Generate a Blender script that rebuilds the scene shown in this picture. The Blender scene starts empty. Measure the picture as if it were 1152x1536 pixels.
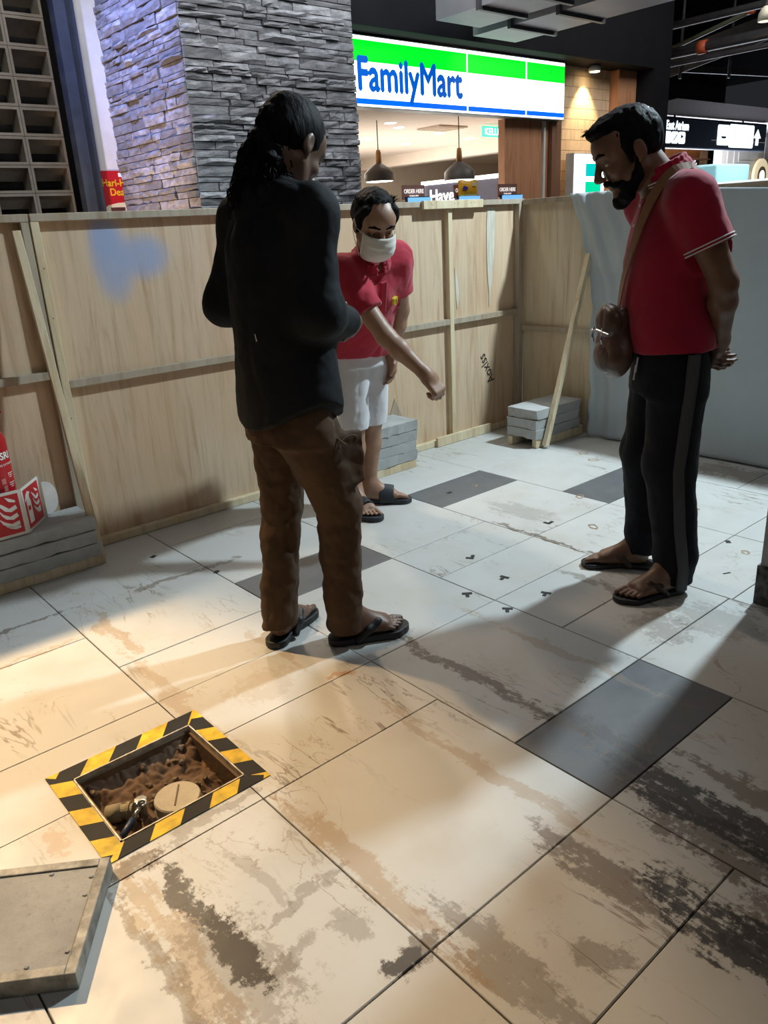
import bpy, bmesh, math, random
import numpy as np
from mathutils import Vector, Matrix

random.seed(7)
rng = np.random.default_rng(7)
scene = bpy.context.scene
COL = scene.collection

# ------------------------------------------------------------------ camera, world, lights
def set_camera():
    cd = bpy.data.cameras.new('camera')
    cd.sensor_fit = 'VERTICAL'; cd.sensor_height = 36.0; cd.lens = 1167.71 / 1536 * 36
    cd.clip_start = 0.05; cd.clip_end = 200
    co = bpy.data.objects.new('camera', cd); COL.objects.link(co)
    pitch, yaw, roll = 0.35091, 0.87413, 0.05529
    f = np.array([math.cos(yaw)*math.cos(pitch), math.sin(yaw)*math.cos(pitch), -math.sin(pitch)])
    r = np.array([math.sin(yaw), -math.cos(yaw), 0]); d = np.cross(f, r)
    r2 = math.cos(roll)*r + math.sin(roll)*d; d2 = -math.sin(roll)*r + math.cos(roll)*d
    m = Matrix(((r2[0], -d2[0], -f[0], 0), (r2[1], -d2[1], -f[1], 0), (r2[2], -d2[2], -f[2], 1.34), (0, 0, 0, 1)))
    co.matrix_world = m
    scene.camera = co
set_camera()
scene.view_settings.view_transform = 'Standard'
scene.view_settings.look = 'None'
scene.view_settings.gamma = 1.0
scene.view_settings.use_curve_mapping = False
scene.view_settings.exposure = 0.25

world = bpy.data.worlds.new('mall_ambient'); scene.world = world; world.use_nodes = True
world.node_tree.nodes['Background'].inputs[0].default_value = (0.30, 0.33, 0.38, 1)
world.node_tree.nodes['Background'].inputs[1].default_value = 0.045

def light(name, kind, loc, power, col, size=0.1, target=None, spot=None, blend=0.3, size_y=None):
    ld = bpy.data.lights.new(name, kind); ld.energy = power; ld.color = col
    if kind == 'AREA':
        ld.size = size
        if size_y: ld.shape = 'RECTANGLE'; ld.size_y = size_y
    else:
        ld.shadow_soft_size = size
    if kind == 'SPOT':
        ld.spot_size = spot; ld.spot_blend = blend
    o = bpy.data.objects.new(name, ld); COL.objects.link(o); o.location = loc
    if target is not None:
        o.rotation_euler = (Vector(target) - Vector(loc)).to_track_quat('-Z', 'Y').to_euler()
    return o
# warm downlight hung behind the hoarding, throws the hoarding's shadow onto the floor
light('warm_downlight', 'SPOT', (0.35, 4.48, 3.42), 880, (1.0, 0.66, 0.33), 0.06, (0.15, 1.90, 0), math.radians(38), 0.65)
light('neutral_downlight', 'SPOT', (2.6, 4.48, 3.42), 130, (1.0, 0.78, 0.56), 0.10, (1.5, 2.6, 0), math.radians(66), 0.8)
# cool floodlight behind the white sheet
light('cool_downlight', 'SPOT', (4.72, 1.34, 3.6), 640, (0.74, 0.91, 1.0), 0.09, (2.7, 2.3, 0), math.radians(125), 0.6)
# unseen soft fill lights added overhead, standing in for general mall lighting
light('mall_fill_light', 'AREA', (0.6, -0.8, 4.6), 15, (1.0, 0.93, 0.84), 3.0, (1.6, 2.6, 0))
light('mall_fill_light', 'AREA', (6.5, 2.2, 5.0), 14, (0.82, 0.92, 1.0), 2.0, (3.5, 2.8, 0))
light('mall_fill_light', 'AREA', (4.6, 4.3, 4.9), 85, (0.95, 0.97, 1.0), 1.6, (4.3, 6.3, 1.9))
light('mall_fill_light', 'AREA', (1.9, 5.0, 4.9), 60, (1.0, 0.97, 0.92), 1.2, (2.3, 7.6, 2.2))
light('mall_fill_light', 'AREA', (9.0, 3.6, 4.9), 75, (1.0, 0.95, 0.9), 2.0, (8.6, 6.5, 2.2))
light('blue_effect_light', 'SPOT', (1.5, 6.3, 4.7), 900, (0.34, 0.40, 1.0), 0.1, (3.2, 6.8, 3.05), math.radians(44), 1.0)
light('warm_effect_light', 'SPOT', (1.9, 6.6, 0.6), 230, (1.0, 0.66, 0.46), 0.1, (3.3, 6.8, 1.75), math.radians(70), 1.0)

# ------------------------------------------------------------------ helpers
def srgb(r, g, b):
    c = []
    for v in (r, g, b):
        v /= 255.0
        c.append(v/12.92 if v <= 0.04045 else ((v+0.055)/1.055)**2.4)
    return tuple(c)

def tag(o, label=None, cat=None, group=None, kind=None):
    if label: o['label'] = label
    if cat: o['category'] = cat
    if group: o['group'] = group
    if kind: o['kind'] = kind
    return o

def empty(name, loc, label=None, cat=None, group=None, kind=None, rz=0):
    o = bpy.data.objects.new(name, None); COL.objects.link(o)
    o.location = loc; o.rotation_euler = (0, 0, rz); o.empty_display_size = 0.05
    return tag(o, label, cat, group, kind)

def mesh_obj(name, me, parent=None, loc=None, rot=None, scale=None, label=None, cat=None, group=None, kind=None):
    o = bpy.data.objects.new(name, me); COL.objects.link(o)
    if parent is not None: o.parent = parent
    if loc is not None: o.location = loc
    if rot is not None: o.rotation_euler = rot
    if scale is not None: o.scale = scale
    return tag(o, label, cat, group, kind)

class MB:
    """collects polygons for one mesh"""
    def __init__(s): s.v = []; s.f = []; s.mi = []
    def add(s, v, f, mi=0):
        n = len(s.v); s.v += [tuple(p) for p in v]; s.f += [tuple(i+n for i in q) for q in f]; s.mi += [mi]*len(f)
        return s
    def box(s, x0, x1, y0, y1, z0, z1, mi=0):
        v = [(x0,y0,z0),(x1,y0,z0),(x1,y1,z0),(x0,y1,z0),(x0,y0,z1),(x1,y0,z1),(x1,y1,z1),(x0,y1,z1)]
        f = [(0,3,2,1),(4,5,6,7),(0,1,5,4),(1,2,6,5),(2,3,7,6),(3,0,4,7)]
        return s.add(v, f, mi)
    def beam(s, a, b, w, t, up=(0,0,1), mi=0):
        a = Vector(a); b = Vector(b); d = (b-a).normalized(); u = Vector(up)
        x = d.cross(u).normalized(); y = x.cross(d).normalized()
        v = []
        for p in (a, b):
            for sx, sy in ((-1,-1),(1,-1),(1,1),(-1,1)): v.append(p + x*sx*w/2 + y*sy*t/2)
        return s.add(v, [(0,3,2,1),(4,5,6,7),(0,1,5,4),(1,2,6,5),(2,3,7,6),(3,0,4,7)], mi)
    def tube(s, pts, r, seg=10, mi=0, closed=False, cap=True):
        pts = [Vector(p) for p in pts]; n = len(pts); base = len(s.v)
        rr = r if isinstance(r, (list, tuple)) else [r]*n
        prev = None; vs = []
        for i, p in enumerate(pts):
            if closed: d = pts[(i+1) % n] - pts[i-1]
            else: d = pts[min(i+1, n-1)] - pts[max(i-1, 0)]
            d.normalize()
            if prev is None:
                u = d.orthogonal().normalized()
            else:
                u = (prev - d*prev.dot(d))
                u = u.normalized() if u.length > 1e-6 else d.orthogonal().normalized()
            prev = u; w = d.cross(u)
            for k in range(seg):
                a = 2*math.pi*k/seg; vs.append(p + (u*math.cos(a) + w*math.sin(a))*rr[i])
        fs = []
        for i in range(n if closed else n-1):
            j = (i+1) % n
            for k in range(seg):
                fs.append((i*seg+k, i*seg+(k+1) % seg, j*seg+(k+1) % seg, j*seg+k))
        if cap and not closed:
            fs.append(tuple(range(seg))[::-1]); fs.append(tuple((n-1)*seg+k for k in range(seg)))
        return s.add(vs, fs, mi)
    def lathe(s, prof, seg=24, c=(0,0,0), axis='z', mi=0):
        vs = []; fs = []; n = len(prof)
        for r, h in prof:
            for k in range(seg):
                a = 2*math.pi*k/seg
                vs.append((c[0]+r*math.cos(a), c[1]+r*math.sin(a), c[2]+h) if axis == 'z' else (c[0]+r*math.cos(a), c[1]-h, c[2]+r*math.sin(a)))
        for i in range(n-1):
            for k in range(seg): fs.append((i*seg+k, i*seg+(k+1) % seg, (i+1)*seg+(k+1) % seg, (i+1)*seg+k))
        fs.append(tuple(range(seg))[::-1]); fs.append(tuple((n-1)*seg+k for k in range(seg)))
        return s.add(vs, fs, mi)
    def prism(s, poly, to3, t0, t1, mi=0):
        """extrude 2D polygon; to3(u, v, t) gives a 3D point"""
        n = len(poly)
        v = [to3(u, w, t0) for u, w in poly] + [to3(u, w, t1) for u, w in poly]
        f = [tuple(range(n))[::-1], tuple(range(n, 2*n))] + [(i, (i+1) % n, n+(i+1) % n, n+i) for i in range(n)]
        return s.add(v, f, mi)
    def mesh(s, name, mats, smooth=False, fix=True):
        me = bpy.data.meshes.new(name); me.from_pydata(s.v, [], s.f)
        for m in (mats if isinstance(mats, (list, tuple)) else [mats]): me.materials.append(m)
        if any(s.mi): me.polygons.foreach_set('material_index', s.mi)
        if fix:
            bm = bmesh.new(); bm.from_mesh(me); bmesh.ops.recalc_face_normals(bm, faces=bm.faces); bm.to_mesh(me); bm.free()
        if smooth: me.polygons.foreach_set('use_smooth', [True]*len(me.polygons))
        me.update(); return me
    def build(s, name, mats, parent=None, smooth=False, bevel=0, origin=None, seg=2, **kw):
        if parent is not None and origin is None: origin = parent_loc(parent)
        if origin is None: origin = (0, 0, 0)
        ox, oy, oz = origin
        s.v = [(x-ox, y-oy, z-oz) for x, y, z in s.v]
        o = mesh_obj(name, s.mesh(name, mats, smooth), parent, None if parent is not None else origin, **kw)
        if bevel:
            b = o.modifiers.new('bevel', 'BEVEL'); b.width = bevel; b.segments = seg; b.limit_method = 'ANGLE'
        return o

def parent_loc(p):
    v = Vector((0, 0, 0))
    while p is not None: v += p.location; p = p.parent
    return v

def text(name, string, size, loc, rot, m, parent=None, extrude=0.002, sx=1.0, bold=0.0, align='LEFT', **kw):
    cu = bpy.data.curves.new(name, 'FONT'); cu.body = string; cu.size = size; cu.extrude = extrude
    cu.align_x = align; cu.resolution_u = 4
    t = bpy.data.objects.new(name+'_src', cu); COL.objects.link(t)
    bpy.context.view_layer.update()
    me = bpy.data.meshes.new_from_object(t.evaluated_get(bpy.context.evaluated_depsgraph_get()))
    bpy.data.objects.remove(t); bpy.data.curves.remove(cu)
    if bold > 0:
        bm = bmesh.new(); bm.from_mesh(me); src = bm.verts[:]+bm.edges[:]+bm.faces[:]
        for dx, dy, dz in ((bold, 0, 0.0004), (-bold, 0, 0.0008), (0, bold, 0.0012), (0, -bold, 0.0016)):
            r = bmesh.ops.duplicate(bm, geom=src); bmesh.ops.translate(bm, vec=(dx, dy, dz), verts=[g for g in r['geom'] if isinstance(g, bmesh.types.BMVert)])
        bm.to_mesh(me); bm.free()
    me.materials.clear(); me.materials.append(m)
    pl = parent_loc(parent) if parent is not None else Vector((0, 0, 0))
    return mesh_obj(name, me, parent, Vector(loc)-pl, rot, (sx, 1, 1), **kw)

# ------------------------------------------------------------------ materials
MATS = {}
class NT:
    def __init__(s, name):
        m = bpy.data.materials.new(name); m.use_nodes = True; s.m = m; s.t = m.node_tree
        s.b = s.t.nodes['Principled BSDF']; s.out = s.t.nodes['Material Output']
        MATS[name] = m
    def n(s, kind, **kw):
        x = s.t.nodes.new(kind)
        for k, v in kw.items(): setattr(x, k, v)
        return x
    def l(s, a, b): s.t.links.new(a, b)
    def val(s, inp, v):
        if hasattr(v, 'is_linked') or isinstance(v, bpy.types.NodeSocket): s.l(v, inp)
        else: inp.default_value = v
    def math(s, op, a, b=0.0, clamp=False):
        x = s.n('ShaderNodeMath', operation=op); x.use_clamp = clamp
        s.val(x.inputs[0], a); s.val(x.inputs[1], b); return x.outputs[0]
    def noise(s, vec, scale, detail=4, rough=0.55, dist=0.0):
        x = s.n('ShaderNodeTexNoise'); x.inputs['Scale'].default_value = scale; x.inputs['Detail'].default_value = detail
        x.inputs['Roughness'].default_value = rough; x.inputs['Distortion'].default_value = dist
        if vec is not None: s.l(vec, x.inputs['Vector'])
        return x
    def mapping(s, vec, loc=(0,0,0), rot=(0,0,0), scale=(1,1,1)):
        x = s.n('ShaderNodeMapping'); x.inputs['Location'].default_value = loc; x.inputs['Rotation'].default_value = rot
        x.inputs['Scale'].default_value = scale; s.l(vec, x.inputs['Vector']); return x.outputs[0]
    def ramp(s, fac, stops):
        x = s.n('ShaderNodeValToRGB'); s.l(fac, x.inputs[0]); e = x.color_ramp.elements
        while len(e) < len(stops): e.new(0.5)
        for el, (p, c) in zip(e, stops): el.position = p; el.color = (*c, 1) if len(c) == 3 else c
        return x.outputs[0]
    def mix(s, fac, a, b, blend='MIX'):
        x = s.n('ShaderNodeMix', data_type='RGBA', blend_type=blend)
        s.val(x.inputs[0], fac)
        for i, v in ((6, a), (7, b)):
            if isinstance(v, tuple): x.inputs[i].default_value = (*v, 1) if len(v) == 3 else v
            else: s.l(v, x.inputs[i])
        return x.outputs[2]
    def maprange(s, v, a, b, c=0.0, d=1.0, smooth=True):
        x = s.n('ShaderNodeMapRange'); x.interpolation_type = 'SMOOTHSTEP' if smooth else 'LINEAR'
        s.val(x.inputs[0], v)
        for i, q in enumerate((a, b, c, d)): x.inputs[i+1].default_value = q
        return x.outputs[0]
    def bump(s, h, strength=0.2, dist=0.01):
        x = s.n('ShaderNodeBump'); x.inputs['Strength'].default_value = strength; x.inputs['Distance'].default_value = dist
        s.l(h, x.inputs['Height']); s.l(x.outputs[0], s.b.inputs['Normal'])
    def pos(s): return s.n('ShaderNodeNewGeometry').outputs['Position']
    def obj(s): return s.n('ShaderNodeTexCoord').outputs['Object']

def mat(name, col, rough=0.5, metal=0.0, var=0.12, scale=8.0, stretch=(1,1,1), bump=0.0, bscale=60, spec=0.5, sss=0.0, alpha=None):
    t = NT(name); p = t.mapping(t.pos(), scale=stretch)
    nz = t.noise(p, scale, 5)
    lo = tuple(max(0, c*(1-var*2)) for c in col); hi = tuple(min(1, c*(1+var)) for c in col)
    t.l(t.ramp(nz.outputs[0], [(0.3, lo), (0.7, hi)]), t.b.inputs['Base Color'])
    t.b.inputs['Roughness'].default_value = rough; t.b.inputs['Metallic'].default_value = metal
    t.b.inputs['Specular IOR Level'].default_value = spec
    if sss:
        t.b.inputs['Subsurface Weight'].default_value = sss; t.b.inputs['Subsurface Radius'].default_value = (0.01, 0.004, 0.002)
    if bump:
        t.bump(t.noise(p, bscale, 6).outputs[0], bump, 0.01)
    return t.m

def emit(name, col, strength):
    t = NT(name); t.b.inputs['Base Color'].default_value = (*col, 1)
    t.b.inputs['Emission Color'].default_value = (*col, 1); t.b.inputs['Emission Strength'].default_value = strength
    t.b.inputs['Roughness'].default_value = 0.4
    return t.m

# floor tiles ------------------------------------------------------
def tile_material(name, base, vein, dark=False):
    t = NT(name); P = t.pos(); oi = t.n('ShaderNodeObjectInfo')
    off = t.n('ShaderNodeVectorMath', operation='SCALE'); t.l(oi.outputs['Location'], off.inputs[0]); off.inputs['Scale'].default_value = 7.3
    add = t.n('ShaderNodeVectorMath', operation='ADD'); t.l(P, add.inputs[0]); t.l(off.outputs[0], add.inputs[1])
    Q = add.outputs[0]
    # distortion of the position for ragged stain outlines
    dn = t.noise(P, 7.0, 6, 0.65)
    sub = t.n('ShaderNodeVectorMath', operation='SUBTRACT'); t.l(dn.outputs['Color'], sub.inputs[0]); sub.inputs[1].default_value = (0.5, 0.5, 0.5)
    sc = t.n('ShaderNodeVectorMath', operation='SCALE'); t.l(sub.outputs[0], sc.inputs[0]); sc.inputs['Scale'].default_value = 0.16
    dd = t.n('ShaderNodeVectorMath', operation='ADD'); t.l(P, dd.inputs[0]); t.l(sc.outputs[0], dd.inputs[1])
    D = dd.outputs[0]
    col = t.mix(t.math('MULTIPLY', oi.outputs['Random'], 0.35), base, tuple(c*0.86 for c in base))
    # soft cloudy marble and long thin veins along the laying direction
    cloud = t.noise(Q, 3.2, 4, 0.6)
    col = t.mix(t.maprange(cloud.outputs[0], 0.45, 0.75, 0, 0.45), col, vein)
    v1 = t.noise(t.mapping(Q, rot=(0, 0, 0.06), scale=(5.0, 0.9, 1)), 1.6, 5, 0.55, 0.6)
    vv = t.math('ABSOLUTE', t.math('SUBTRACT', v1.outputs[0], 0.5))
    line = t.maprange(vv, 0.0, 0.014, 1, 0)
    gate = t.maprange(t.noise(Q, 1.7, 2).outputs[0], 0.5, 0.68)
    col = t.mix(t.math('MULTIPLY', t.math('MULTIPLY', line, gate), 0.75), col, (0.16, 0.11, 0.065))
    v2 = t.noise(t.mapping(Q, rot=(0, 0, 0.5), scale=(2.2, 1.2, 1)), 2.1, 6, 0.6, 1.2)
    l2 = t.maprange(t.math('ABSOLUTE', t.math('SUBTRACT', v2.outputs[0], 0.47)), 0.0, 0.009, 1, 0); g2 = t.maprange(t.noise(Q, 2.6, 2).outputs[0], 0.54, 0.66)
    col = t.mix(t.math('MULTIPLY', t.math('MULTIPLY', l2, g2), 0.6), col, (0.24, 0.16, 0.085))
    # scattered scuffs
    sp = t.noise(P, 26, 6, 0.7)
    scg = t.maprange(t.noise(P, 2.3, 3).outputs[0], 0.50, 0.70)
    col = t.mix(t.math('MULTIPLY', t.math('MULTIPLY', t.maprange(sp.outputs[0], 0.56, 0.68), scg), 0.5), col, (0.17, 0.13, 0.09))
    dirt = (0.115, 0.082, 0.050); black = (0.020, 0.017, 0.014); tan = (0.36, 0.25, 0.14); orange = (0.42, 0.20, 0.06)
    # (cx, cy, half x, half y, colour, strength)  worn-in stains with their own places on the floor
    # kind: b blotchy, s streaked along the laying direction
    stains = [
        (0.472, 1.30, 0.030, 0.16, black, 0.9, 'b'), (0.492, 1.12, 0.040, 0.13, black, 1.0, 'b'), (0.40, 1.22, 0.045, 0.30, tan, 0.75, 's'), (0.36, 1.14, 0.02, 0.30, dirt, 0.7, 's'), (0.47, 1.08, 0.10, 0.22, dirt, 0.55, 'b'),
        (0.66, 1.13, 0.11, 0.02, dirt, 0.5, 'b'), (0.62, 1.26, 0.02, 0.14, dirt, 0.35, 's'), (0.68, 1.00, 0.05, 0.05, dirt, 0.45, 'b'), (0.56, 1.02, 0.08, 0.03, dirt, 0.5, 'b'),
        (1.550, 1.42, 0.030, 0.50, dirt, 0.95, 's'), (1.585, 0.98, 0.035, 0.22, black, 0.6, 's'), (1.245, 1.15, 0.028, 0.42, tan, 0.6, 's'), (1.17, 0.72, 0.055, 0.20, dirt, 0.85, 's'),
        (1.50, 0.66, 0.075, 0.30, black, 0.9, 's'), (1.43, 0.58, 0.07, 0.26, dirt, 0.9, 'b'), (1.22, 0.42, 0.08, 0.24, black, 0.9, 's'), (1.30, 0.36, 0.10, 0.15, dirt, 0.8, 'b'), (1.65, 0.52, 0.05, 0.30, dirt, 0.8, 's'),
        (0.85, 0.70, 0.05, 0.24, dirt, 0.6, 's'), (0.805, 1.10, 0.040, 0.36, tan, 0.7, 's'), (0.705, 0.862, 0.05, 0.022, black, 0.75, 'b'), (0.74, 0.86, 0.09, 0.03, dirt, 0.8, 'b'),
        (2.60, 2.02, 0.016, 0.34, dirt, 0.9, 's'), (0.82, 2.02, 0.03, 0.46, tan, 0.55, 's'), (1.265, 1.76, 0.045, 0.03, orange, 0.8, 'b'),
        (0.50, 2.915, 0.35, 0.016, dirt, 0.8, 'b'), (1.30, 2.87, 0.30, 0.020, dirt, 0.7, 'b'), (4.0, 1.75, 0.12, 0.5, dirt, 0.7, 'b'), (0.86, 2.62, 0.03, 0.22, tan, 0.7, 's'), (0.60, 2.65, 0.20, 0.012, tan, 0.6, 'b'),
        (1.86, 1.35, 0.02, 0.45, tan, 0.55, 's'), (2.22, 1.22, 0.10, 0.12, dirt, 0.5, 'b'), (2.36, 1.52, 0.03, 0.25, dirt, 0.6, 's'), (2.40, 1.10, 0.12, 0.20, dirt, 0.4, 'b'),
        (2.80, 2.30, 0.10, 0.22, dirt, 0.35, 's'), (1.0, 0.60, 0.05, 0.07, dirt, 0.6, 'b'), (1.05, 1.90, 0.12, 0.10, tan, 0.35, 'b'), (1.20, 2.05, 0.02, 0.20, tan, 0.5, 's'),
        (0.33, 1.66, 0.035, 0.07, orange, 0.45, 'b'), (0.42, 1.475, 0.09, 0.03, dirt, 0.9, 'b'), (0.62, 1.485, 0.20, 0.02, dirt, 0.5, 'b')]
    n_a = t.noise(t.mapping(P, scale=(3.0, 1.0, 1.0)), 6.0, 9, 0.72); n_b = t.noise(P, 48, 8, 0.75)
    nn = t.math('ADD', t.math('MULTIPLY', t.math('SUBTRACT', n_a.outputs[0], 0.5), 4.2), t.math('MULTIPLY', t.math('SUBTRACT', n_b.outputs[0], 0.5), 4.5))
    n_s = t.noise(t.mapping(P, rot=(0, 0, 0.03), scale=(14.0, 2.2, 1.0)), 2.2, 8, 0.70); ns_ = t.math('ADD', t.math('MULTIPLY', t.math('SUBTRACT', n_s.outputs[0], 0.5), 5.0), t.math('MULTIPLY', t.math('SUBTRACT', n_b.outputs[0], 0.5), 3.5))
    sxyz = t.n('ShaderNodeSeparateXYZ'); t.l(D, sxyz.inputs[0])
    for cx, cy, hx, hy, c, st, kd in sorted(stains, key=lambda s: s[4] is black):
        st *= 0.45 if dark else (1.0 if c is black else 0.85)
        ax = t.math('DIVIDE', t.math('SUBTRACT', sxyz.outputs[0], cx), hx)
        ay = t.math('DIVIDE', t.math('SUBTRACT', sxyz.outputs[1], cy), hy)
        r2 = t.math('ADD', t.math('MULTIPLY', ax, ax), t.math('MULTIPLY', ay, ay))
        k = t.maprange(t.math('ADD', r2, nn if kd == 'b' else ns_), 0.40, 1.10, st, 0)
        k = t.math('MULTIPLY', k, t.maprange(r2, 0.9, 2.2, 1, 0))
        col = t.mix(k, col, c)
    # drip rings left by cups near the sheet
    t.l(col, t.b.inputs['Base Color'])
    rg = t.noise(P, 9, 5, 0.6)
    t.l(t.maprange(rg.outputs[0], 0.35, 0.7, 0.40, 0.56), t.b.inputs['Roughness'])
    t.bump(t.noise(P, 45, 6, 0.6).outputs[0], 0.05, 0.004)
    return t.m

def ply_material(name, base, paint=False):
    t = NT(name); P = t.pos(); oi = t.n('ShaderNodeObjectInfo')
    off = t.n('ShaderNodeVectorMath', operation='SCALE'); t.l(oi.outputs['Location'], off.inputs[0]); off.inputs['Scale'].default_value = 5.1
    add = t.n('ShaderNodeVectorMath', operation='ADD'); t.l(P, add.inputs[0]); t.l(off.outputs[0], add.inputs[1]); Q = add.outputs[0]
    g1 = t.noise(t.mapping(Q, scale=(9, 9, 0.8)), 2.2, 6, 0.6, 0.8)
    g2 = t.noise(t.mapping(Q, scale=(60, 60, 2.0)), 2.0, 4, 0.6)
    c1 = t.ramp(g1.outputs[0], [(0.28, tuple(c*f for c, f in zip(base, (0.72, 0.62, 0.52)))), (0.5, base), (0.75, tuple(min(1, c*1.12) for c in base))])
    c2 = t.mix(t.maprange(g2.outputs[0], 0.5, 0.75, 0, 0.30), c1, tuple(c*0.6 for c in base))
    big = t.noise(t.mapping(Q, scale=(1.6, 1.6, 0.7)), 1.2, 2)
    c2 = t.mix(t.maprange(big.outputs[0], 0.45, 0.7, 0, 0.4), c2, tuple(c*f for c, f in zip(base, (0.85, 0.66, 0.48))))
    if paint:
        s = t.n('ShaderNodeSeparateXYZ'); t.l(P, s.inputs[0])
        ns = t.math('MULTIPLY', t.math('SUBTRACT', t.noise(P, 6, 3).outputs[0], 0.5), 0.7)
        for cx, cz, hx, hz in ((1.455, 1.27, 0.10, 0.19), (1.60, 1.27, 0.13, 0.10), (1.43, 1.36, 0.07, 0.10)):
            ax = t.math('DIVIDE', t.math('SUBTRACT', s.outputs[0], cx), hx); az = t.math('DIVIDE', t.math('SUBTRACT', s.outputs[2], cz), hz)
            r2 = t.math('ADD', t.math('ADD', t.math('MULTIPLY', ax, ax), t.math('MULTIPLY', az, az)), ns)
            c2 = t.mix(t.maprange(r2, 0.0, 1.5, 0.85, 0), c2, (0.30, 0.37, 0.56))
    t.l(c2, t.b.inputs['Base Color']); t.b.inputs['Roughness'].default_value = 0.6
    t.bump(g2.outputs[0], 0.08, 0.004)
    return t.m

def concrete_material(name, base):
    t = NT(name); P = t.pos(); oi = t.n('ShaderNodeObjectInfo')
    n1 = t.noise(P, 6, 6, 0.65); n2 = t.noise(P, 60, 5, 0.7)
    c = t.ramp(n1.outputs[0], [(0.3, tuple(x*0.7 for x in base)), (0.7, tuple(min(1, x*1.1) for x in base))])
    c = t.mix(t.maprange(n2.outputs[0], 0.55, 0.7, 0, 0.5), c, tuple(x*0.55 for x in base))
    c = t.mix(t.math('MULTIPLY', oi.outputs['Random'], 0.3), c, tuple(x*0.7 for x in base))
    t.l(c, t.b.inputs['Base Color']); t.b.inputs['Roughness'].default_value = 0.85
    t.bump(n2.outputs[0], 0.35, 0.006); return t.m

def fabric(name, col, var=0.1, rough=0.85, weave=300, bump=0.15, sheen=0.2):
    t = NT(name); P = t.pos(); n1 = t.noise(P, 5, 4)
    t.l(t.ramp(n1.outputs[0], [(0.3, tuple(c*(1-var*1.6) for c in col)), (0.7, tuple(min(1, c*(1+var)) for c in col))]), t.b.inputs['Base Color'])
    t.b.inputs['Roughness'].default_value = rough; t.b.inputs['Sheen Weight'].default_value = sheen if max(col) > 0.1 else 0.0
    t.b.inputs['Specular IOR Level'].default_value = 0.25
    t.bump(t.noise(P, weave, 3).outputs[0], bump, 0.002); return t.m

def skin(name, col):
    t = NT(name); P = t.pos(); n1 = t.noise(P, 18, 5); n2 = t.noise(P, 160, 4)
    c = t.ramp(n1.outputs[0], [(0.3, tuple(x*0.82 for x in col)), (0.7, tuple(x*1.1 for x in col))])
    t.l(c, t.b.inputs['Base Color']); t.b.inputs['Roughness'].default_value = 0.48
    t.b.inputs['Subsurface Weight'].default_value = 0.12; t.b.inputs['Subsurface Radius'].default_value = (0.012, 0.005, 0.003)
    t.bump(n2.outputs[0], 0.12, 0.002); return t.m

M_tile = tile_material('tile_white', (0.54, 0.54, 0.515), (0.46, 0.42, 0.355))
M_tile_d = tile_material('tile_dark', (0.115, 0.118, 0.122), (0.15, 0.15, 0.15), True)
M_grout = mat('grout', (0.05, 0.042, 0.033), 0.9)
M_ply = ply_material('plywood', (0.60, 0.455, 0.31), True)
M_pine = ply_material('pine_batten', (0.66, 0.56, 0.38))
M_pine_d = ply_material('old_batten', (0.40, 0.34, 0.26))
M_conc = concrete_material('slab_concrete', (0.45, 0.46, 0.45))
M_dirt = concrete_material('pit_soil', (0.15, 0.088, 0.048))
M_coverconc = concrete_material('cover_concrete', (0.36, 0.35, 0.32))
M_steel = mat('dull_steel', (0.30, 0.31, 0.31), 0.45, 0.7, 0.2, 20, bump=0.1)
M_white = mat('white_paint', (0.72, 0.74, 0.72), 0.6, var=0.04)
M_black = mat('black_paint', (0.012, 0.012, 0.014), 0.5)

# ------------------------------------------------------------------ floor
floor = MB().box(-3, 24, -3, 18, -0.30, -0.008).mesh('floor', M_grout)
# the sub-floor has a real pit under the hatch: built from four slabs around it
HX0, HX1, HY0, HY1 = 0.437, 0.779, 1.562, 1.873
mb = MB()
mb.box(-3, 24, -3, HY0, -0.30, -0.006).box(-3, 24, HY1, 18, -0.30, -0.006).box(-3, HX0, HY0, HY1, -0.30, -0.006).box(HX1, 24, HY0, HY1, -0.30, -0.006)
floor = mb.build('floor', M_grout, kind='structure')
strips = [
    (-0.45, 0.157, [-0.4, 0.2, 0.55, 1.15, 1.753, 2.35, 2.95, 3.50]),
    (0.157, 0.766, [-0.4, 0.246, 0.846, 1.453, 1.753, 2.054, 2.634, 3.22, 3.50]),
    (0.766, 1.384, [-0.66, -0.06, 0.541, 0.846, 1.453, 1.762, 2.054, 2.345, 2.905, 3.50]),
    (1.384, 1.993, [-0.35, 0.246, 0.846, 1.152, 1.762, 2.345, 2.637, 3.22, 3.50]),
    (1.993, 2.584, [-0.05, 0.25, 0.55, 1.152, 1.453, 1.762, 2.054, 2.345, 2.92, 3.50]),
    (2.584, 3.168, [-0.05, 0.55, 1.14, 1.42, 2.054, 2.633, 2.915, 3.50]),
    (3.168, 3.76, [-0.4, 0.2, 0.8, 1.42, 2.054, 2.335, 2.92, 3.205, 3.50]),
    (3.76, 4.25, [-0.1, 0.5, 1.1, 1.7, 2.3, 2.9, 3.50])]
DARK = {(1.384, 0.846), (1.384, 2.345), (2.584, 2.633), (3.168, 2.054)}
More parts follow.
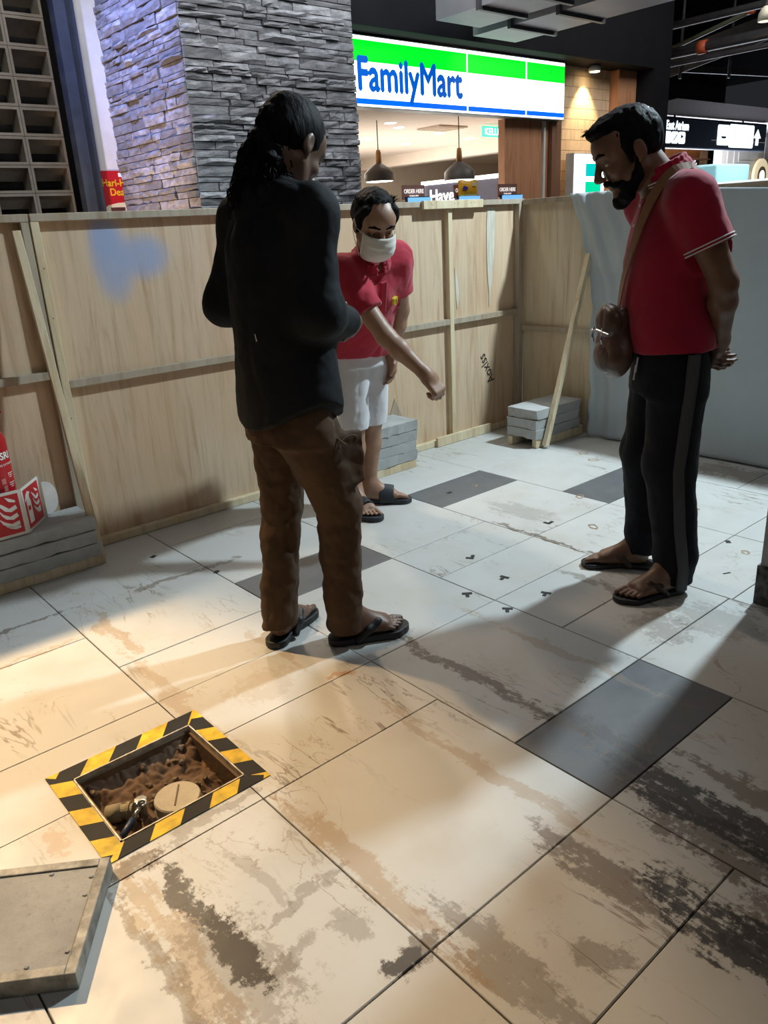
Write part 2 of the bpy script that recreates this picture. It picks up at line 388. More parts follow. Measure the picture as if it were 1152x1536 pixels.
def tile_mesh(w, h, holes):
    """a tile with chamfered rim, centred on its own origin; a rectangular hole may cut it"""
    b = MB(); t = 0.010; c = 0.0016
    if not holes:
        v = [(-w/2, -h/2, -t), (w/2, -h/2, -t), (w/2, h/2, -t), (-w/2, h/2, -t), (-w/2, -h/2, -c), (w/2, -h/2, -c), (w/2, h/2, -c), (-w/2, h/2, -c),
             (-w/2+c, -h/2+c, 0), (w/2-c, -h/2+c, 0), (w/2-c, h/2-c, 0), (-w/2+c, h/2-c, 0)]
        f = [(0,1,5,4), (1,2,6,5), (2,3,7,6), (3,0,4,7), (4,5,9,8), (5,6,10,9), (6,7,11,10), (7,4,8,11), (8,9,10,11)]
        return b.add(v, f)
    hx0, hx1, hy0, hy1 = holes
    xs = sorted({-w/2, w/2, min(max(hx0, -w/2), w/2), min(max(hx1, -w/2), w/2)}); ys = sorted({-h/2, h/2, min(max(hy0, -h/2), h/2), min(max(hy1, -h/2), h/2)})
    for i in range(len(xs)-1):
        for j in range(len(ys)-1):
            mx = (xs[i]+xs[i+1])/2; my = (ys[j]+ys[j+1])/2
            if hx0 < mx < hx1 and hy0 < my < hy1: continue
            b.box(xs[i], xs[i+1], ys[j], ys[j+1], -t, 0)
    return b
G = 0.0035
for x0, x1, cuts in strips:
    for y0, y1 in zip(cuts[:-1], cuts[1:]):
        cx, cy = (x0+x1)/2, (y0+y1)/2
        w, h = x1-x0-G, y1-y0-G
        hole = None
        if x0 < HX1 and x1 > HX0 and y0 < HY1 and y1 > HY0: hole = (HX0-cx, HX1-cx, HY0-cy, HY1-cy)
        m = M_tile_d if (x0, y0) in DARK else M_tile
        b = tile_mesh(w, h, hole)
        mesh_obj('tile', b.mesh('tile', m, fix=True), floor, (cx, cy, random.uniform(-0.0006, 0.0006)))

# ------------------------------------------------------------------ hatch
hatch = empty('floor_hatch', (0.6, 1.72, 0), 'open floor hatch edged with yellow and black hazard tape', 'hatch')
M_yel = mat('hazard_yellow', (0.74, 0.50, 0.015), 0.5, var=0.22, scale=22, spec=0.3)
M_blk = mat('hazard_black', (0.012, 0.012, 0.012), 0.6, var=0.3, spec=0.2)
OX0, OX1, OY0, OY1 = 0.384, 0.828, 1.515, 1.932
IX0, IX1, IY0, IY1 = HX0-0.002, HX1+0.002, HY0-0.002, HY1+0.002
def clip_poly(poly, planes):
    for a, b, c in planes:            # keep a*x+b*y <= c
        out = []
        for i in range(len(poly)):
            p, q = poly[i-1], poly[i]; dp = a*p[0]+b*p[1]-c; dq = a*q[0]+b*q[1]-c
            if dp <= 0: 
                if dq <= 0: out.append(q)
                else: t = dp/(dp-dq); out.append((p[0]+(q[0]-p[0])*t, p[1]+(q[1]-p[1])*t))
            elif dq <= 0:
                t = dp/(dp-dq); out.append((p[0]+(q[0]-p[0])*t, p[1]+(q[1]-p[1])*t)); out.append(q)
        poly = out
        if len(poly) < 3: return []
    return poly
sides = {'n': [(OX0, OY1), (OX1, OY1), (IX1, IY1), (IX0, IY1)], 's': [(OX0, OY0), (OX1, OY0), (IX1, IY0), (IX0, IY0)],
         'w': [(OX0, OY0), (OX0, OY1), (IX0, IY1), (IX0, IY0)], 'e': [(OX1, OY0), (OX1, OY1), (IX1, IY1), (IX1, IY0)]}
for sd, quad in sides.items():
    dx, dy = {'n': (0.92, 0.39), 's': (0.92, 0.39), 'w': (0.39, 0.92), 'e': (0.39, 0.92)}[sd]
    per = 0.062
    for k in range(-30, 60):
        nx, ny = {'n': (0.78, -0.62), 's': (0.78, -0.62), 'w': (0.45, 0.89), 'e': (0.45, 0.89)}[sd]
        o0 = k*per; pl = [(nx, ny, o0+per), (-nx, -ny, -o0)]
        p = clip_poly(quad, pl)
        if len(p) >= 3:
            # the worn south strip has lost part of its tape
            MB().prism(p, lambda u, v, t: (u, v, t), 0.0002, 0.0022 + 0.0002*(k % 2)).build('tape_stripe', M_yel if k % 2 else M_blk, hatch, label='yellow tape stripe' if k % 2 else 'black tape stripe')
M_rim = mat('rim_metal', (0.50, 0.47, 0.40), 0.5, 0.3, 0.3, 30)
for nm, a in (('rim', (HX0, HX1, HY1-0.004, HY1)), ('rim', (HX0, HX1, HY0, HY0+0.004)), ('rim', (HX0, HX0+0.004, HY0, HY1)), ('rim', (HX1-0.004, HX1, HY0, HY1))):
    MB().box(*a, -0.05, 0.004).build('rim', M_rim, hatch)
M_pitwall = concrete_material('pit_wall', (0.16, 0.10, 0.055))
for a in ((HX0+0.004, HX1-0.004, HY1-0.012, HY1-0.004), (HX0+0.004, HX1-0.004, HY0+0.004, HY0+0.012), (HX0+0.004, HX0+0.012, HY0+0.012, HY1-0.012), (HX1-0.012, HX1-0.004, HY0+0.012, HY1-0.012)):
    MB().box(*a, -0.19, -0.012).build('pit_wall', M_pitwall, hatch)
# soil: one lumpy surface
def noise3(p, seed=0):
    p = np.asarray(p, float); pi = np.floor(p).astype(np.int64); pf = p-pi; u = pf*pf*pf*(pf*(pf*6-15)+10)
    def h(ix, iy, iz):
        n = (ix*374761393 + iy*668265263 + iz*2147483647 + seed*1274126177) & 0xffffffff
        n = ((n ^ (n >> 13))*1274126177) & 0xffffffff
        n = (n ^ (n >> 16)) & 0xffffffff
        return n/2147483648.0 - 1.0
    r = 0
    for dx in (0, 1):
        wx = u[..., 0] if dx else 1-u[..., 0]
        for dy in (0, 1):
            wy = u[..., 1] if dy else 1-u[..., 1]
            for dz in (0, 1):
                wz = u[..., 2] if dz else 1-u[..., 2]
                r = r + wx*wy*wz*h(pi[..., 0]+dx, pi[..., 1]+dy, pi[..., 2]+dz)
    return r
def fbm(p, oct=4, seed=0):
    p = np.asarray(p, float); r = 0; a = 1
    for i in range(oct): r = r + a*noise3(p*2**i, seed+i); a *= 0.5
    return r
nx, ny = 110, 100
gx, gy = np.meshgrid(np.linspace(HX0+0.006, HX1-0.006, nx), np.linspace(HY0+0.006, HY1-0.006, ny), indexing='ij')
pp = np.stack([gx*16, gy*16, gx*0], -1)
gz = -0.080 + 0.018*fbm(pp*0.7, 4, 3) + 0.010*np.abs(fbm(pp*2, 2, 8)) + 0.05*np.clip((gy-HY0-0.16)/0.15, 0, 1)**1.5
vs = np.stack([gx, gy, gz], -1).reshape(-1, 3)
fs = [(i*ny+j, (i+1)*ny+j, (i+1)*ny+j+1, i*ny+j+1) for i in range(nx-1) for j in range(ny-1)]
MB().add(vs, fs).build('soil', M_dirt, hatch, smooth=True)
# lumps of rubble
M_rub = concrete_material('rubble', (0.20, 0.14, 0.09))
def lump_mesh(name, m, seed):
    bm = bmesh.new(); bmesh.ops.create_icosphere(bm, subdivisions=2, radius=1)
    co = np.array([v.co[:] for v in bm.verts]); d = 1+0.35*fbm(co*1.3, 2, seed)
    for v, k in zip(bm.verts, d): v.co = v.co*k
    me = bpy.data.meshes.new(name); bm.to_mesh(me); bm.free(); me.materials.append(m); return me
lumps = [lump_mesh('rubble_lump', M_rub, s) for s in range(5)]
for i in range(46):
    x = random.uniform(HX0+0.03, HX1-0.03); y = random.uniform(HY0+0.04, HY1-0.03)
    if math.hypot(x-0.622, y-1.645) < 0.075: continue
    ii = int((x-HX0)/(HX1-HX0)*(nx-1)); jj = int((y-HY0)/(HY1-HY0)*(ny-1)); s = random.uniform(0.005, 0.013)
    mesh_obj('soil_lump', lumps[i % 5], hatch, Vector((x, y, gz[ii, jj]+s*0.2))-hatch.location, (random.random()*3, random.random()*3, random.random()*3), (s, s*random.uniform(0.7, 1.3), s*0.8))
# cap of the pipe
M_cap = concrete_material('cap_plaster', (0.62, 0.57, 0.46))
cap = empty('drain_pipe', (0.622, 1.645, -0.11), 'round drain pipe with dirty white cap inside the hatch', 'drain pipe')
MB().lathe([(0.058, -0.02), (0.060, 0.03), (0.060, 0.044), (0.057, 0.048), (0.0, 0.0482)], 40, (0.622, 1.645, -0.070)).build('cap_top', M_cap, cap, smooth=False)
MB().lathe([(0.062, -0.03), (0.0625, 0.018), (0.060, 0.020), (0.055, 0.020)], 40, (0.622, 1.645, -0.076)).build('pipe_rim', mat('pipe_grey', (0.11, 0.10, 0.085), 0.6), cap, smooth=True)
MB().beam((0.60, 1.615, -0.0213), (0.645, 1.682, -0.0213), 0.004, 0.002).build('groove', M_rub, cap)
# brass/plastic fitting and spanner
fit = empty('pipe_fitting', (0.505, 1.735, -0.09), 'muddy cream pipe fitting lying in the soil of the hatch', 'pipe fitting')
M_fit = concrete_material('fitting_mud', (0.36, 0.31, 0.20))
MB().tube([(0.47, 1.745, -0.055), (0.50, 1.725, -0.05)], 0.024, 18).build('elbow', M_fit, fit, smooth=True)
MB().tube([(0.50, 1.725, -0.05), (0.525, 1.705, -0.048)], 0.019, 18).tube([(0.512, 1.716, -0.049), (0.518, 1.711, -0.049)], 0.0235, 18).build('collar', M_fit, fit)
MB().lathe([(0.012, -0.03), (0.012, 0.02), (0.016, 0.021), (0.016, 0.034), (0.0, 0.036)], 8, (0.545, 1.70, -0.055)).build('nut', M_steel, fit)
sp = empty('spanner', (0.49, 1.66, -0.06), 'small spanner with blue grip leaning on the pipe fitting', 'tool')
MB().tube([(0.455, 1.632, -0.052), (0.480, 1.646, -0.044), (0.505, 1.660, -0.034)], [0.0085, 0.0095, 0.008], 12).build('grip', mat('blue_grip', (0.03, 0.055, 0.12), 0.4), sp, smooth=True)
b = MB().tube([(0.505, 1.660, -0.034), (0.530, 1.675, -0.024)], [0.006, 0.006], 10)
for a in range(9):
    t = math.radians(-130+a*32.5)
b.tube([(0.540+0.012*math.cos(math.radians(q)), 1.681+0.012*math.sin(math.radians(q)), -0.020) for q in range(-120, 181, 25)], 0.0045, 8)
b.build('jaw', mat('chrome', (0.55, 0.56, 0.58), 0.25, 0.9), sp, smooth=True)
# lifted cover lying beside
cov = empty('hatch_cover', (0.17, 1.43, 0), 'heavy grey tray hatch cover lying on the tiles beside the hatch', 'hatch cover')
c0 = Vector((0.388, 1.490, 0)); e1 = Vector((-0.573, -0.819, 0)); e2 = Vector((-0.819, 0.573, 0))
A1, A2, TH = 0.295, 0.35, 0.042
def cv(u, v, z): p = c0 + e1*u + e2*v; return (p.x, p.y, z)
def cbox(u0, u1, v0, v1, z0, z1):
    v = [cv(u0, v0, z0), cv(u1, v0, z0), cv(u1, v1, z0), cv(u0, v1, z0), cv(u0, v0, z1), cv(u1, v0, z1), cv(u1, v1, z1), cv(u0, v1, z1)]
    return MB().add(v, [(0,3,2,1),(4,5,6,7),(0,1,5,4),(1,2,6,5),(2,3,7,6),(3,0,4,7)])
cbox(0.004, A1-0.004, 0.004, A2-0.004, 0.001, TH-0.004).build('infill', M_coverconc, cov)
M_tray = mat('tray_metal', (0.30, 0.295, 0.27), 0.6, 0.15, 0.3, 25, bump=0.2, bscale=90)
for a in ((0, A1, 0, 0.022), (0, A1, A2-0.022, A2), (0, 0.022, 0.022, A2-0.022), (A1-0.022, A1, 0.022, A2-0.022)):
    cbox(*a, 0.0005, TH).build('tray_edge', M_tray, cov, bevel=0.002)
for u, v in ((0.05, 0.03), (0.10, 0.031), (0.24, 0.03), (0.03, 0.12), (0.265, 0.1), (0.265, 0.2)):
    p = cv(u, v, TH-0.004); MB().lathe([(0.005, 0), (0.004, 0.003), (0, 0.0034)], 10, p).build('mortar_blob', M_coverconc, cov)

# little black tape marks on the tiles
M_tape = mat('black_tape', (0.015, 0.015, 0.017), 0.5)
marks = [(2.224, 2.104, 'L', 0.6), (2.162, 1.866, 'T', 0.2), (1.956, 1.869, 'T', 0.9), (2.161, 1.657, 'T', 0.4), (1.964, 1.676, 'T', 0.7), (2.763, 2.111, 'L', 0.1), (3.079, 1.404, 'S', 0.75), (2.774, 2.768, 'S', 0.1), (2.779, 1.259, 'B', -0.4), (1.277, 3.16, 'S', 0.5), (1.391, 2.792, 'S', 0.6)]
mlabel = ['angled black tape mark on white tile beside the dirty joint', 'black tape mark shaped like a T between the barefoot sandal wearers', 'black tape mark near the joint of two white tiles', 'black tape mark in the soft shadow of the standing man', 'black tape mark beyond the front man toes', 'bent black tape mark on the tile with grey smears', 'square black tape mark beside the white column', 'short black tape mark on the far dark tile', 'thin black tape sliver in front of the white column', 'small black scrap of tape in front of the plywood hoarding', 'small black tape square at the hoarding shadow edge']
for (x, y, k, a), lb in zip(marks, mlabel):
    b = MB(); s = 0.017
    def R(u, v): return (x + (u*math.cos(a)-v*math.sin(a)), y + (u*math.sin(a)+v*math.cos(a)))
    polys = {'L': [(-s, -s), (s*1.4, -s), (s*1.4, -s*0.1), (-s*0.1, -s*0.1), (-s*0.1, s), (-s, s)], 'T': [(-s*1.2, -s*0.4), (s*0.1, -s*0.4), (s*0.1, -s*1.2), (s, -s*1.2), (s, s*1.1), (s*0.1, s*1.1), (s*0.1, s*0.4), (-s*1.2, s*0.4)],
             'S': [(-s*0.8, -s*0.6), (s*0.8, -s*0.6), (s*0.8, s*0.6), (-s*0.8, s*0.6)], 'B': [(-s*1.0, -s*0.2), (s*1.0, -s*0.2), (s, s*0.2), (-s, s*0.2)]}[k]
    b.prism([R(u, v) for u, v in polys], lambda u, v, t: (u, v, t), 0.0007, 0.0016)
    b.build('tape_mark', M_tape, origin=(x, y, 0.0007), label=lb, cat='tape mark', group='black tape marks on the floor tiles')
# dried drips on the tiles near the sheet
M_drip = mat('dried_drip', (0.38, 0.27, 0.16), 0.6, var=0.3, scale=60)
for i, (x, y, s) in enumerate([(2.857, 1.927, 0.028), (3.158, 2.217, 0.028), (3.815, 2.665, 0.03), (3.736, 2.54, 0.03), (3.357, 1.73, 0.036), (3.02, 1.60, 0.030), (2.95, 2.75, 0.02), (3.02, 1.30, 0.022)]):
    poly = []
    for q in range(18):
        a = q/18*2*math.pi; r = s*(1+0.25*math.sin(2*a+i)+0.1*math.sin(5*a+2*i)); poly.append((x+r*math.cos(a)*0.8, y+r*math.sin(a)*1.0))
    inner = [(x+(u-x)*0.65, y+(v-y)*0.65) for u, v in poly]
    b = MB(); n = len(poly); b.add([(u, v, 0.0009) for u, v in poly]+[(u, v, 0.0011) for u, v in inner]+[(u, v, 0.00075) for u, v in inner], [(k, (k+1) % n, n+(k+1) % n, n+k) for k in range(n)])
    b.build('dried_drip', M_drip, floor)

# ------------------------------------------------------------------ hoarding (plywood barrier)
HB = 3.50; HT = 1.462
def hoarding(label, x0, x1, seams, posts, rail_z, base_from):
    h = empty('plywood_hoarding', (x0, HB, 0), label, 'hoarding')
    ed = [x0]+seams+[x1]
    for a, b_ in zip(ed[:-1], ed[1:]):
        MB().box(a+0.001, b_-0.001, HB+0.002, HB+0.014, 0.0, HT-0.02).build('plywood_panel', M_ply, h)
    MB().box(x0+0.003, x1-0.001, HB-0.038, HB+0.03, HT-0.03, HT).build('top_rail', M_pine_d, h, bevel=0.002)
    for p in posts:
        MB().box(p-0.017, p+0.017, HB-0.036, HB+0.002, 0.04, HT-0.03).build('post', M_pine, h, bevel=0.002)
    pts = [x0]+posts+[x1]
    for a, b_ in zip(pts[:-1], pts[1:]):
        a2 = a + (0.018 if a in posts else 0.004); b2 = b_-(0.018 if b_ in posts else 0.004)
        if b2-a2 > 0.1: MB().box(a2, b2, HB-0.034, HB+0.002, rail_z-0.017, rail_z+0.017).build('mid_rail', M_pine_d, h, bevel=0.002)
    if base_from < x1: MB().box(max(x0, base_from), x1-0.002, HB-0.036, HB+0.002, 0.0015, 0.038).build('bottom_rail', M_pine, h, bevel=0.002)
    return h
h1 = hoarding('plywood hoarding section behind the fire extinguisher', -0.30, 1.118, [], [], 0.815, 9)
# two battens at its right edge
MB().box(1.085, 1.116, HB-0.036, HB+0.002, 0.03, HT-0.03).build('post', M_pine_d, h1, bevel=0.002)
MB().beam((1.055, HB-0.055, 1.40), (1.088, 3.275, 0.03), 0.034, 0.020, (0, -1, 0)).build('brace', M_pine, h1, bevel=0.002)
MB().box(0.30, 1.10, 3.255, 3.290, 0.001, 0.048).build('foot_timber', M_pine, h1, bevel=0.002)
MB().box(0.30, 1.10, 3.43, 3.462, 0.001, 0.048).build('foot_timber', M_pine, h1, bevel=0.002)
h2 = hoarding('long plywood hoarding with blue paint patch and pencil scribble', 1.122, 4.215, [2.34], [1.140, 2.32, 3.535], 0.765, 1.16)
MB().box(3.30, 3.80, HB-0.060, HB-0.039, HT-0.042, HT+0.004).build('splice_board', M_pine, h2, bevel=0.002)
MB().box(3.36, 3.86, HB-0.058, HB-0.037, 0.0015, 0.060).build('base_board', M_pine, h2, bevel=0.002)
MB().box(2.52, 2.985, 3.245, 3.28, 0.001, 0.045).build('foot_timber', M_pine, h2, bevel=0.002)
MB().box(2.52, 2.985, 3.42, 3.455, 0.001, 0.045).build('foot_timber', M_pine, h2, bevel=0.002)
MB().box(4.16, 4.205, HB-0.04, HB+0.001, 0.01, HT-0.03).build('corner_post', M_pine_d, h2, bevel=0.002)
# torn pale strip of ply and lighter scar
b = MB(); sl = []
for k in range(13):
    z = 1.42-0.60*k/12; w = 0.038*math.sin(min(1, 0.35+k/12*0.75)*math.pi)**0.6 if k < 12 else 0.002
    sl.append((z, max(w, 0.004)))
poly = [(3.935-w-0.02*k/12, z) for k, (z, w) in enumerate(sl)] + [(3.935+w-0.02*k/12, z) for k, (z, w) in reversed(list(enumerate(sl)))]
MB().prism(poly, lambda u, v, t: (u, t, v), HB-0.003, HB+0.002).build('torn_veneer', mat('bare_veneer', (0.60, 0.56, 0.46), 0.7, stretch=(8, 8, 1)), h2)
poly = [(3.60, 1.08), (3.63, 1.0), (3.635, 0.90), (3.615, 0.83), (3.605, 0.93)]
MB().prism(poly, lambda u, v, t: (u, t, v), HB-0.002, HB+0.002).build('torn_veneer', MATS['bare_veneer'], h2)
poly = [(3.00, 0.235), (3.06, 0.36), (3.12, 0.235)]
MB().prism(poly, lambda u, v, t: (u, t, v), HB-0.002, HB+0.002).build('missing_veneer', M_pine_d, h2)
M_pen = mat('pen_ink', (0.035, 0.03, 0.025), 0.7)
text('pencil_scribble', 'Aoxlss', 0.095, (3.965, HB-0.0005, 0.335), (math.radians(90), math.radians(-118), 0), M_pen, h2, 0.0006, 0.85, -0.0012)
# nails
M_nail = mat('nail', (0.05, 0.045, 0.04), 0.5, 0.6)
for x, z in ((3.36, HT-0.015), (3.37, HT-0.02), (3.55, HT-0.016), (3.58, HT-0.018), (3.69, HT-0.014), (3.72, HT-0.012)):
    MB().lathe([(0.0025, 0), (0.002, 0.002)], 6, (x, HB-0.059, z), 'y').build('nail', M_nail, h2)
for z in (1.25, 1.05, 0.62, 0.3):
    MB().lathe([(0.0025, 0), (0.002, 0.002)], 6, (1.142+random.uniform(-.006, .006), HB-0.036, z), 'y').build('nail', M_nail, h2)
# right wing
WX = 4.22
h3 = empty('plywood_hoarding', (WX, 2.85, 0), 'short plywood hoarding return half covered by the white sheet', 'hoarding')
MB().box(WX+0.002, WX+0.014, -0.2, HB-0.03, 0, HT-0.03).build('plywood_panel', ply_material('plywood_pale', (0.60, 0.52, 0.38)), h3)
MB().box(WX-0.03, WX+0.03, 0.2, HB-0.045, HT-0.035, HT-0.005).build('top_rail', M_pine_d, h3, bevel=0.002)
MB().box(WX-0.03, WX+0.001, 2.80, HB-0.045, 0.64, 0.67).build('mid_rail', M_pine_d, h3, bevel=0.002)
MB().beam((4.185, 2.935, 1.12), (3.765, 2.910, 0.014), 0.034, 0.030, (0, 1, 0)).build('brace', M_pine, h3, bevel=0.002)
MB().box(3.72, 4.20, 2.945, 2.978, 0.001, 0.055).build('foot_timber', M_pine, h3, bevel=0.002)
MB().box(3.70, 4.18, 3.12, 3.155, 0.001, 0.055).build('foot_timber', M_pine, h3, bevel=0.002)

# concrete slabs used as ballast
def slab_mesh(name, lx, ly, t, seed):
    bm = bmesh.new(); bmesh.ops.create_grid(bm, x_segments=14, y_segments=7, size=0.5)
    r = bmesh.ops.extrude_face_region(bm, geom=bm.faces[:])
    for v in [g for g in r['geom'] if isinstance(g, bmesh.types.BMVert)]: v.co.z += 1
    bmesh.ops.recalc_face_normals(bm, faces=bm.faces)
    co = np.array([v.co[:] for v in bm.verts]); P = co*np.array([lx, ly, t])
    edge = (np.abs(np.abs(co[:, 0])-0.5) < 1e-4) | (np.abs(np.abs(co[:, 1])-0.5) < 1e-4)
    n = fbm(P*22, 3, seed); n2 = fbm(P*22+9, 3, seed+5)
    for v, p, e, a, c in zip(bm.verts, P, edge, n, n2):
        q = Vector(p)
        if e: q.x -= math.copysign(abs(a)*0.007*(1.6 if v.co.z < 0.5 else 0.5), q.x); q.y -= math.copysign(abs(c)*0.007*(1.6 if v.co.z < 0.5 else 0.5), q.y); q.z += 0.004*a if v.co.z < 0.5 else -0.001*abs(a)
        v.co = q
    me = bpy.data.meshes.new(name); bm.to_mesh(me); bm.free(); me.materials.append(M_conc); return me
def stack(cx, cy, lx, ly, z0, t, n, rz, labels, seed):
    for k in range(n):
        me = slab_mesh('concrete_slab', lx*random.uniform(0.97, 1.0), ly, t-0.003, seed+k)
        mesh_obj('concrete_slab', me, None, (cx+random.uniform(-0.012, 0.0), cy+random.uniform(-0.006, 0.006), z0+0.002+k*t), (0, 0, rz+random.uniform(-0.012, 0.012)),
                 label=labels[k], cat='slab', group='concrete slabs weighing down the hoarding')
stack(0.79, 3.355, 0.60, 0.215, 0.048, 0.059, 3, 0, ['bottom concrete slab of the stack under the fire extinguisher', 'middle concrete slab of the stack under the fire extinguisher', 'top concrete slab carrying the fire extinguisher and red sign'], 20)
stack(2.74, 3.345, 0.53, 0.215, 0.046, 0.060, 4, 0, ['lowest concrete slab of the stack behind the white shorts', 'second lowest concrete slab of the stack behind the white shorts', 'third concrete slab from the floor behind the white shorts', 'uppermost concrete slab of the stack behind the white shorts'], 40)
stack(3.94, 3.055, 0.46, 0.235, 0.055, 0.062, 3, 0, ['bottom concrete slab of the stack beside the leaning stick', 'middle concrete slab of the stack beside the leaning stick', 'top concrete slab with a round mark beside the leaning stick'], 60)

# white sheet over the right wing
def sheet():
    t = NT('sheet_plastic')
    nz = t.noise(t.pos(), 6, 4); 
    t.l(t.ramp(nz.outputs[0], [(0.3, (0.60, 0.66, 0.68)), (0.7, (0.68, 0.74, 0.76))]), t.b.inputs['Base Color']); t.b.inputs['Roughness'].default_value = 0.45
    tr = t.n('ShaderNodeBsdfTranslucent'); tr.inputs[0].default_value = (0.6, 0.72, 0.78, 1)
    mx = t.n('ShaderNodeMixShader'); mx.inputs[0].default_value = 0.4
    t.l(t.b.outputs[0], mx.inputs[1]); t.l(tr.outputs[0], mx.inputs[2]); t.l(mx.outputs[0], t.out.inputs['Surface'])
    t.bump(t.noise(t.pos(), 14, 4).outputs[0], 0.12, 0.01)
    root = empty('plastic_sheet', (WX-0.04, 1.9, 0), 'white plastic sheet draped over the hoarding return', 'sheet')
    ny_, nz_ = 180, 70
    vs = []; 
    for i in range(ny_+1):
        s = i/ny_
        for j in range(nz_+1):
            w = j/nz_
            z = 0.012 + (HT+0.006-0.012)*w
            # left hem runs diagonally: at the top it reaches far along, lower it hangs back in folds
            yl = 2.875 + 0.215*max(0, (w-0.50)/0.50)**1.7 + 0.006*math.sin(w*47+2*math.sin(w*9)) + 0.006*math.sin(w*19)
            y = yl + (-0.1-yl)*s
            near = math.exp(-(yl-y)/0.16)
            fold = 0.022*near*math.sin((yl-y)*48 + w*4) + 0.004*math.sin(y*5+w*2)*(1-near) + 0.016*near
            low = math.exp(-(w/0.06)**2)*0.05*(1-near*0.3)
            x = WX-0.036 - abs(fold) - low*0.5 - 0.014*math.sin(w*math.pi)*(0.6+0.4*math.sin(y*4))
            zt = z - (0.07*max(0, (2.55-y))**1.0*w if y < 2.55 else 0)
            vs.append((x, y, zt))
    fs = [(i*(nz_+1)+j, i*(nz_+1)+j+1, (i+1)*(nz_+1)+j+1, (i+1)*(nz_+1)+j) for i in range(ny_) for j in range(nz_)]
    # flap folded over the top
    for i in range(ny_+1):
        p = vs[i*(nz_+1)+nz_]
        vs.append((WX+0.04, p[1], HT+0.006)); 
    base = (ny_+1)*(nz_+1)
    o = MB().add(vs, []).v
    fs += [(i*(nz_+1)+nz_, base+i, base+i+1, (i+1)*(nz_+1)+nz_) for i in range(ny_)]
    ob = MB().add(vs, fs).build('drape', t.m, root, smooth=True)
    md = ob.modifiers.new('thickness', 'SOLIDIFY'); md.thickness = 0.002
    return root
sheet()

# white column at the right edge
col = empty('white_column', (2.87, 0.80, 0), 'white painted column with battered dirty base', 'column')
M_colw = concrete_material('column_paint', (0.60, 0.585, 0.56))
MB().box(2.612, 3.15, 0.45, 1.068, 0.0, 3.4).build('shaft', M_colw, col, bevel=0.004)
MB().box(2.604, 3.16, 0.44, 1.076, 0.0, 0.150).build('base_guard', mat('base_guard', (0.12, 0.115, 0.105), 0.7, var=0.5, scale=30, bump=0.3), col, bevel=0.004)
MB().prism([(0.50, 0.01), (0.98, 0.02), (1.0, 0.08), (0.93, 0.12), (0.8, 0.09), (0.6, 0.15), (0.5, 0.12)], lambda u, v, t: (t, u, v), 2.599, 2.605).build('chipped_plaster', M_colw, col)

# ------------------------------------------------------------------ fire extinguisher and its sign
M_red = mat('extinguisher_red', (0.42, 0.012, 0.016), 0.22, var=0.08)
M_lwhite = mat('print_white', (0.78, 0.76, 0.72), 0.6, var=0.03)
EX, EY, EZ = 0.745, 3.375, 0.2275
ex = empty('fire_extinguisher', (EX, EY, EZ), 'red fire extinguisher standing on the concrete slabs', 'fire extinguisher')
MB().lathe([(0.078, 0), (0.083, 0.012), (0.083, 0.385), (0.078, 0.405), (0.060, 0.428), (0.035, 0.44), (0.022, 0.444), (0.020, 0.46)], 40, (EX, EY, EZ)).build('cylinder', M_red, ex, smooth=True)
MB().lathe([(0.024, 0.444), (0.024, 0.470), (0.030, 0.474), (0.030, 0.486), (0.016, 0.490), (0.016, 0.515), (0, 0.516)], 20, (EX, EY, EZ)).build('valve', mat('brass', (0.55, 0.42, 0.2), 0.35, 0.8), ex, smooth=True)
MB().beam((EX-0.015, EY, EZ+0.500), (EX+0.085, EY-0.02, EZ+0.495), 0.022, 0.006).build('lever', M_red, ex, bevel=0.001)
MB().beam((EX-0.015, EY, EZ+0.520), (EX+0.080, EY-0.02, EZ+0.542), 0.022, 0.006).build('handle', M_red, ex, bevel=0.001)
MB().tube([(EX-0.02, EY, EZ+0.50), (EX-0.10, EY-0.02, EZ+0.47), (EX-0.115, EY-0.02, EZ+0.35), (EX-0.105, EY-0.03, EZ+0.15)], 0.009, 10).build('hose', M_black, ex, smooth=True)
MB().lathe([(0.0838, 0.028), (0.0838, 0.031)], 40, (EX, EY, EZ)).build('base_line', M_lwhite, ex)
M_navy = mat('label_navy', (0.03, 0.03, 0.14), 0.4)
def on_cyl(b, a0, a1, z0, z1, r=0.0838, n=8):
    vs = []
    for k in range(n+1):
        a = math.radians(a0+(a1-a0)*k/n)
        for z in (z0, z1):
            for rr in (r-0.0015, r): vs.append((EX+rr*math.cos(a), EY+rr*math.sin(a), EZ+z))
    fs = []
    for k in range(n):
        i = k*4; j = i+4; fs += [(i+1, j+1, j+3, i+3), (i, i+2, j+2, j), (i, j, j+1, i+1), (i+2, i+3, j+3, j+2)]
    fs += [(0, 1, 3, 2), (n*4, n*4+2, n*4+3, n*4+1)]
    return b.add(vs, fs)
def cyl_text(name, string, size, ang, z, rotated=False, m=M_lwhite, bold=0.0):
    cu = bpy.data.curves.new(name, 'FONT'); cu.body = string; cu.size = size; cu.offset = bold; cu.resolution_u = 3
    t = bpy.data.objects.new(name, cu); COL.objects.link(t); bpy.context.view_layer.update()
    me = bpy.data.meshes.new_from_object(t.evaluated_get(bpy.context.evaluated_depsgraph_get())); bpy.data.objects.remove(t); bpy.data.curves.remove(cu)
    me.materials.clear(); me.materials.append(m)
    for v in me.vertices:
        x, y = (v.co.x, v.co.y) if not rotated else (-v.co.y, v.co.x)
        a = math.radians(ang) + x/0.0846
        v.co = (0.0848*math.cos(a), 0.0848*math.sin(a), z+y)
    mesh_obj(name, me, ex)
on_cyl(MB(), 235, 272, 0.09, 0.31).build('label_band', M_navy, ex)
cyl_text('label_text', 'ABC POWDER', 0.040, 266, 0.10, True, bold=0.001)
cyl_text('label_text', 'SRI', 0.040, 290, 0.315, bold=0.001)
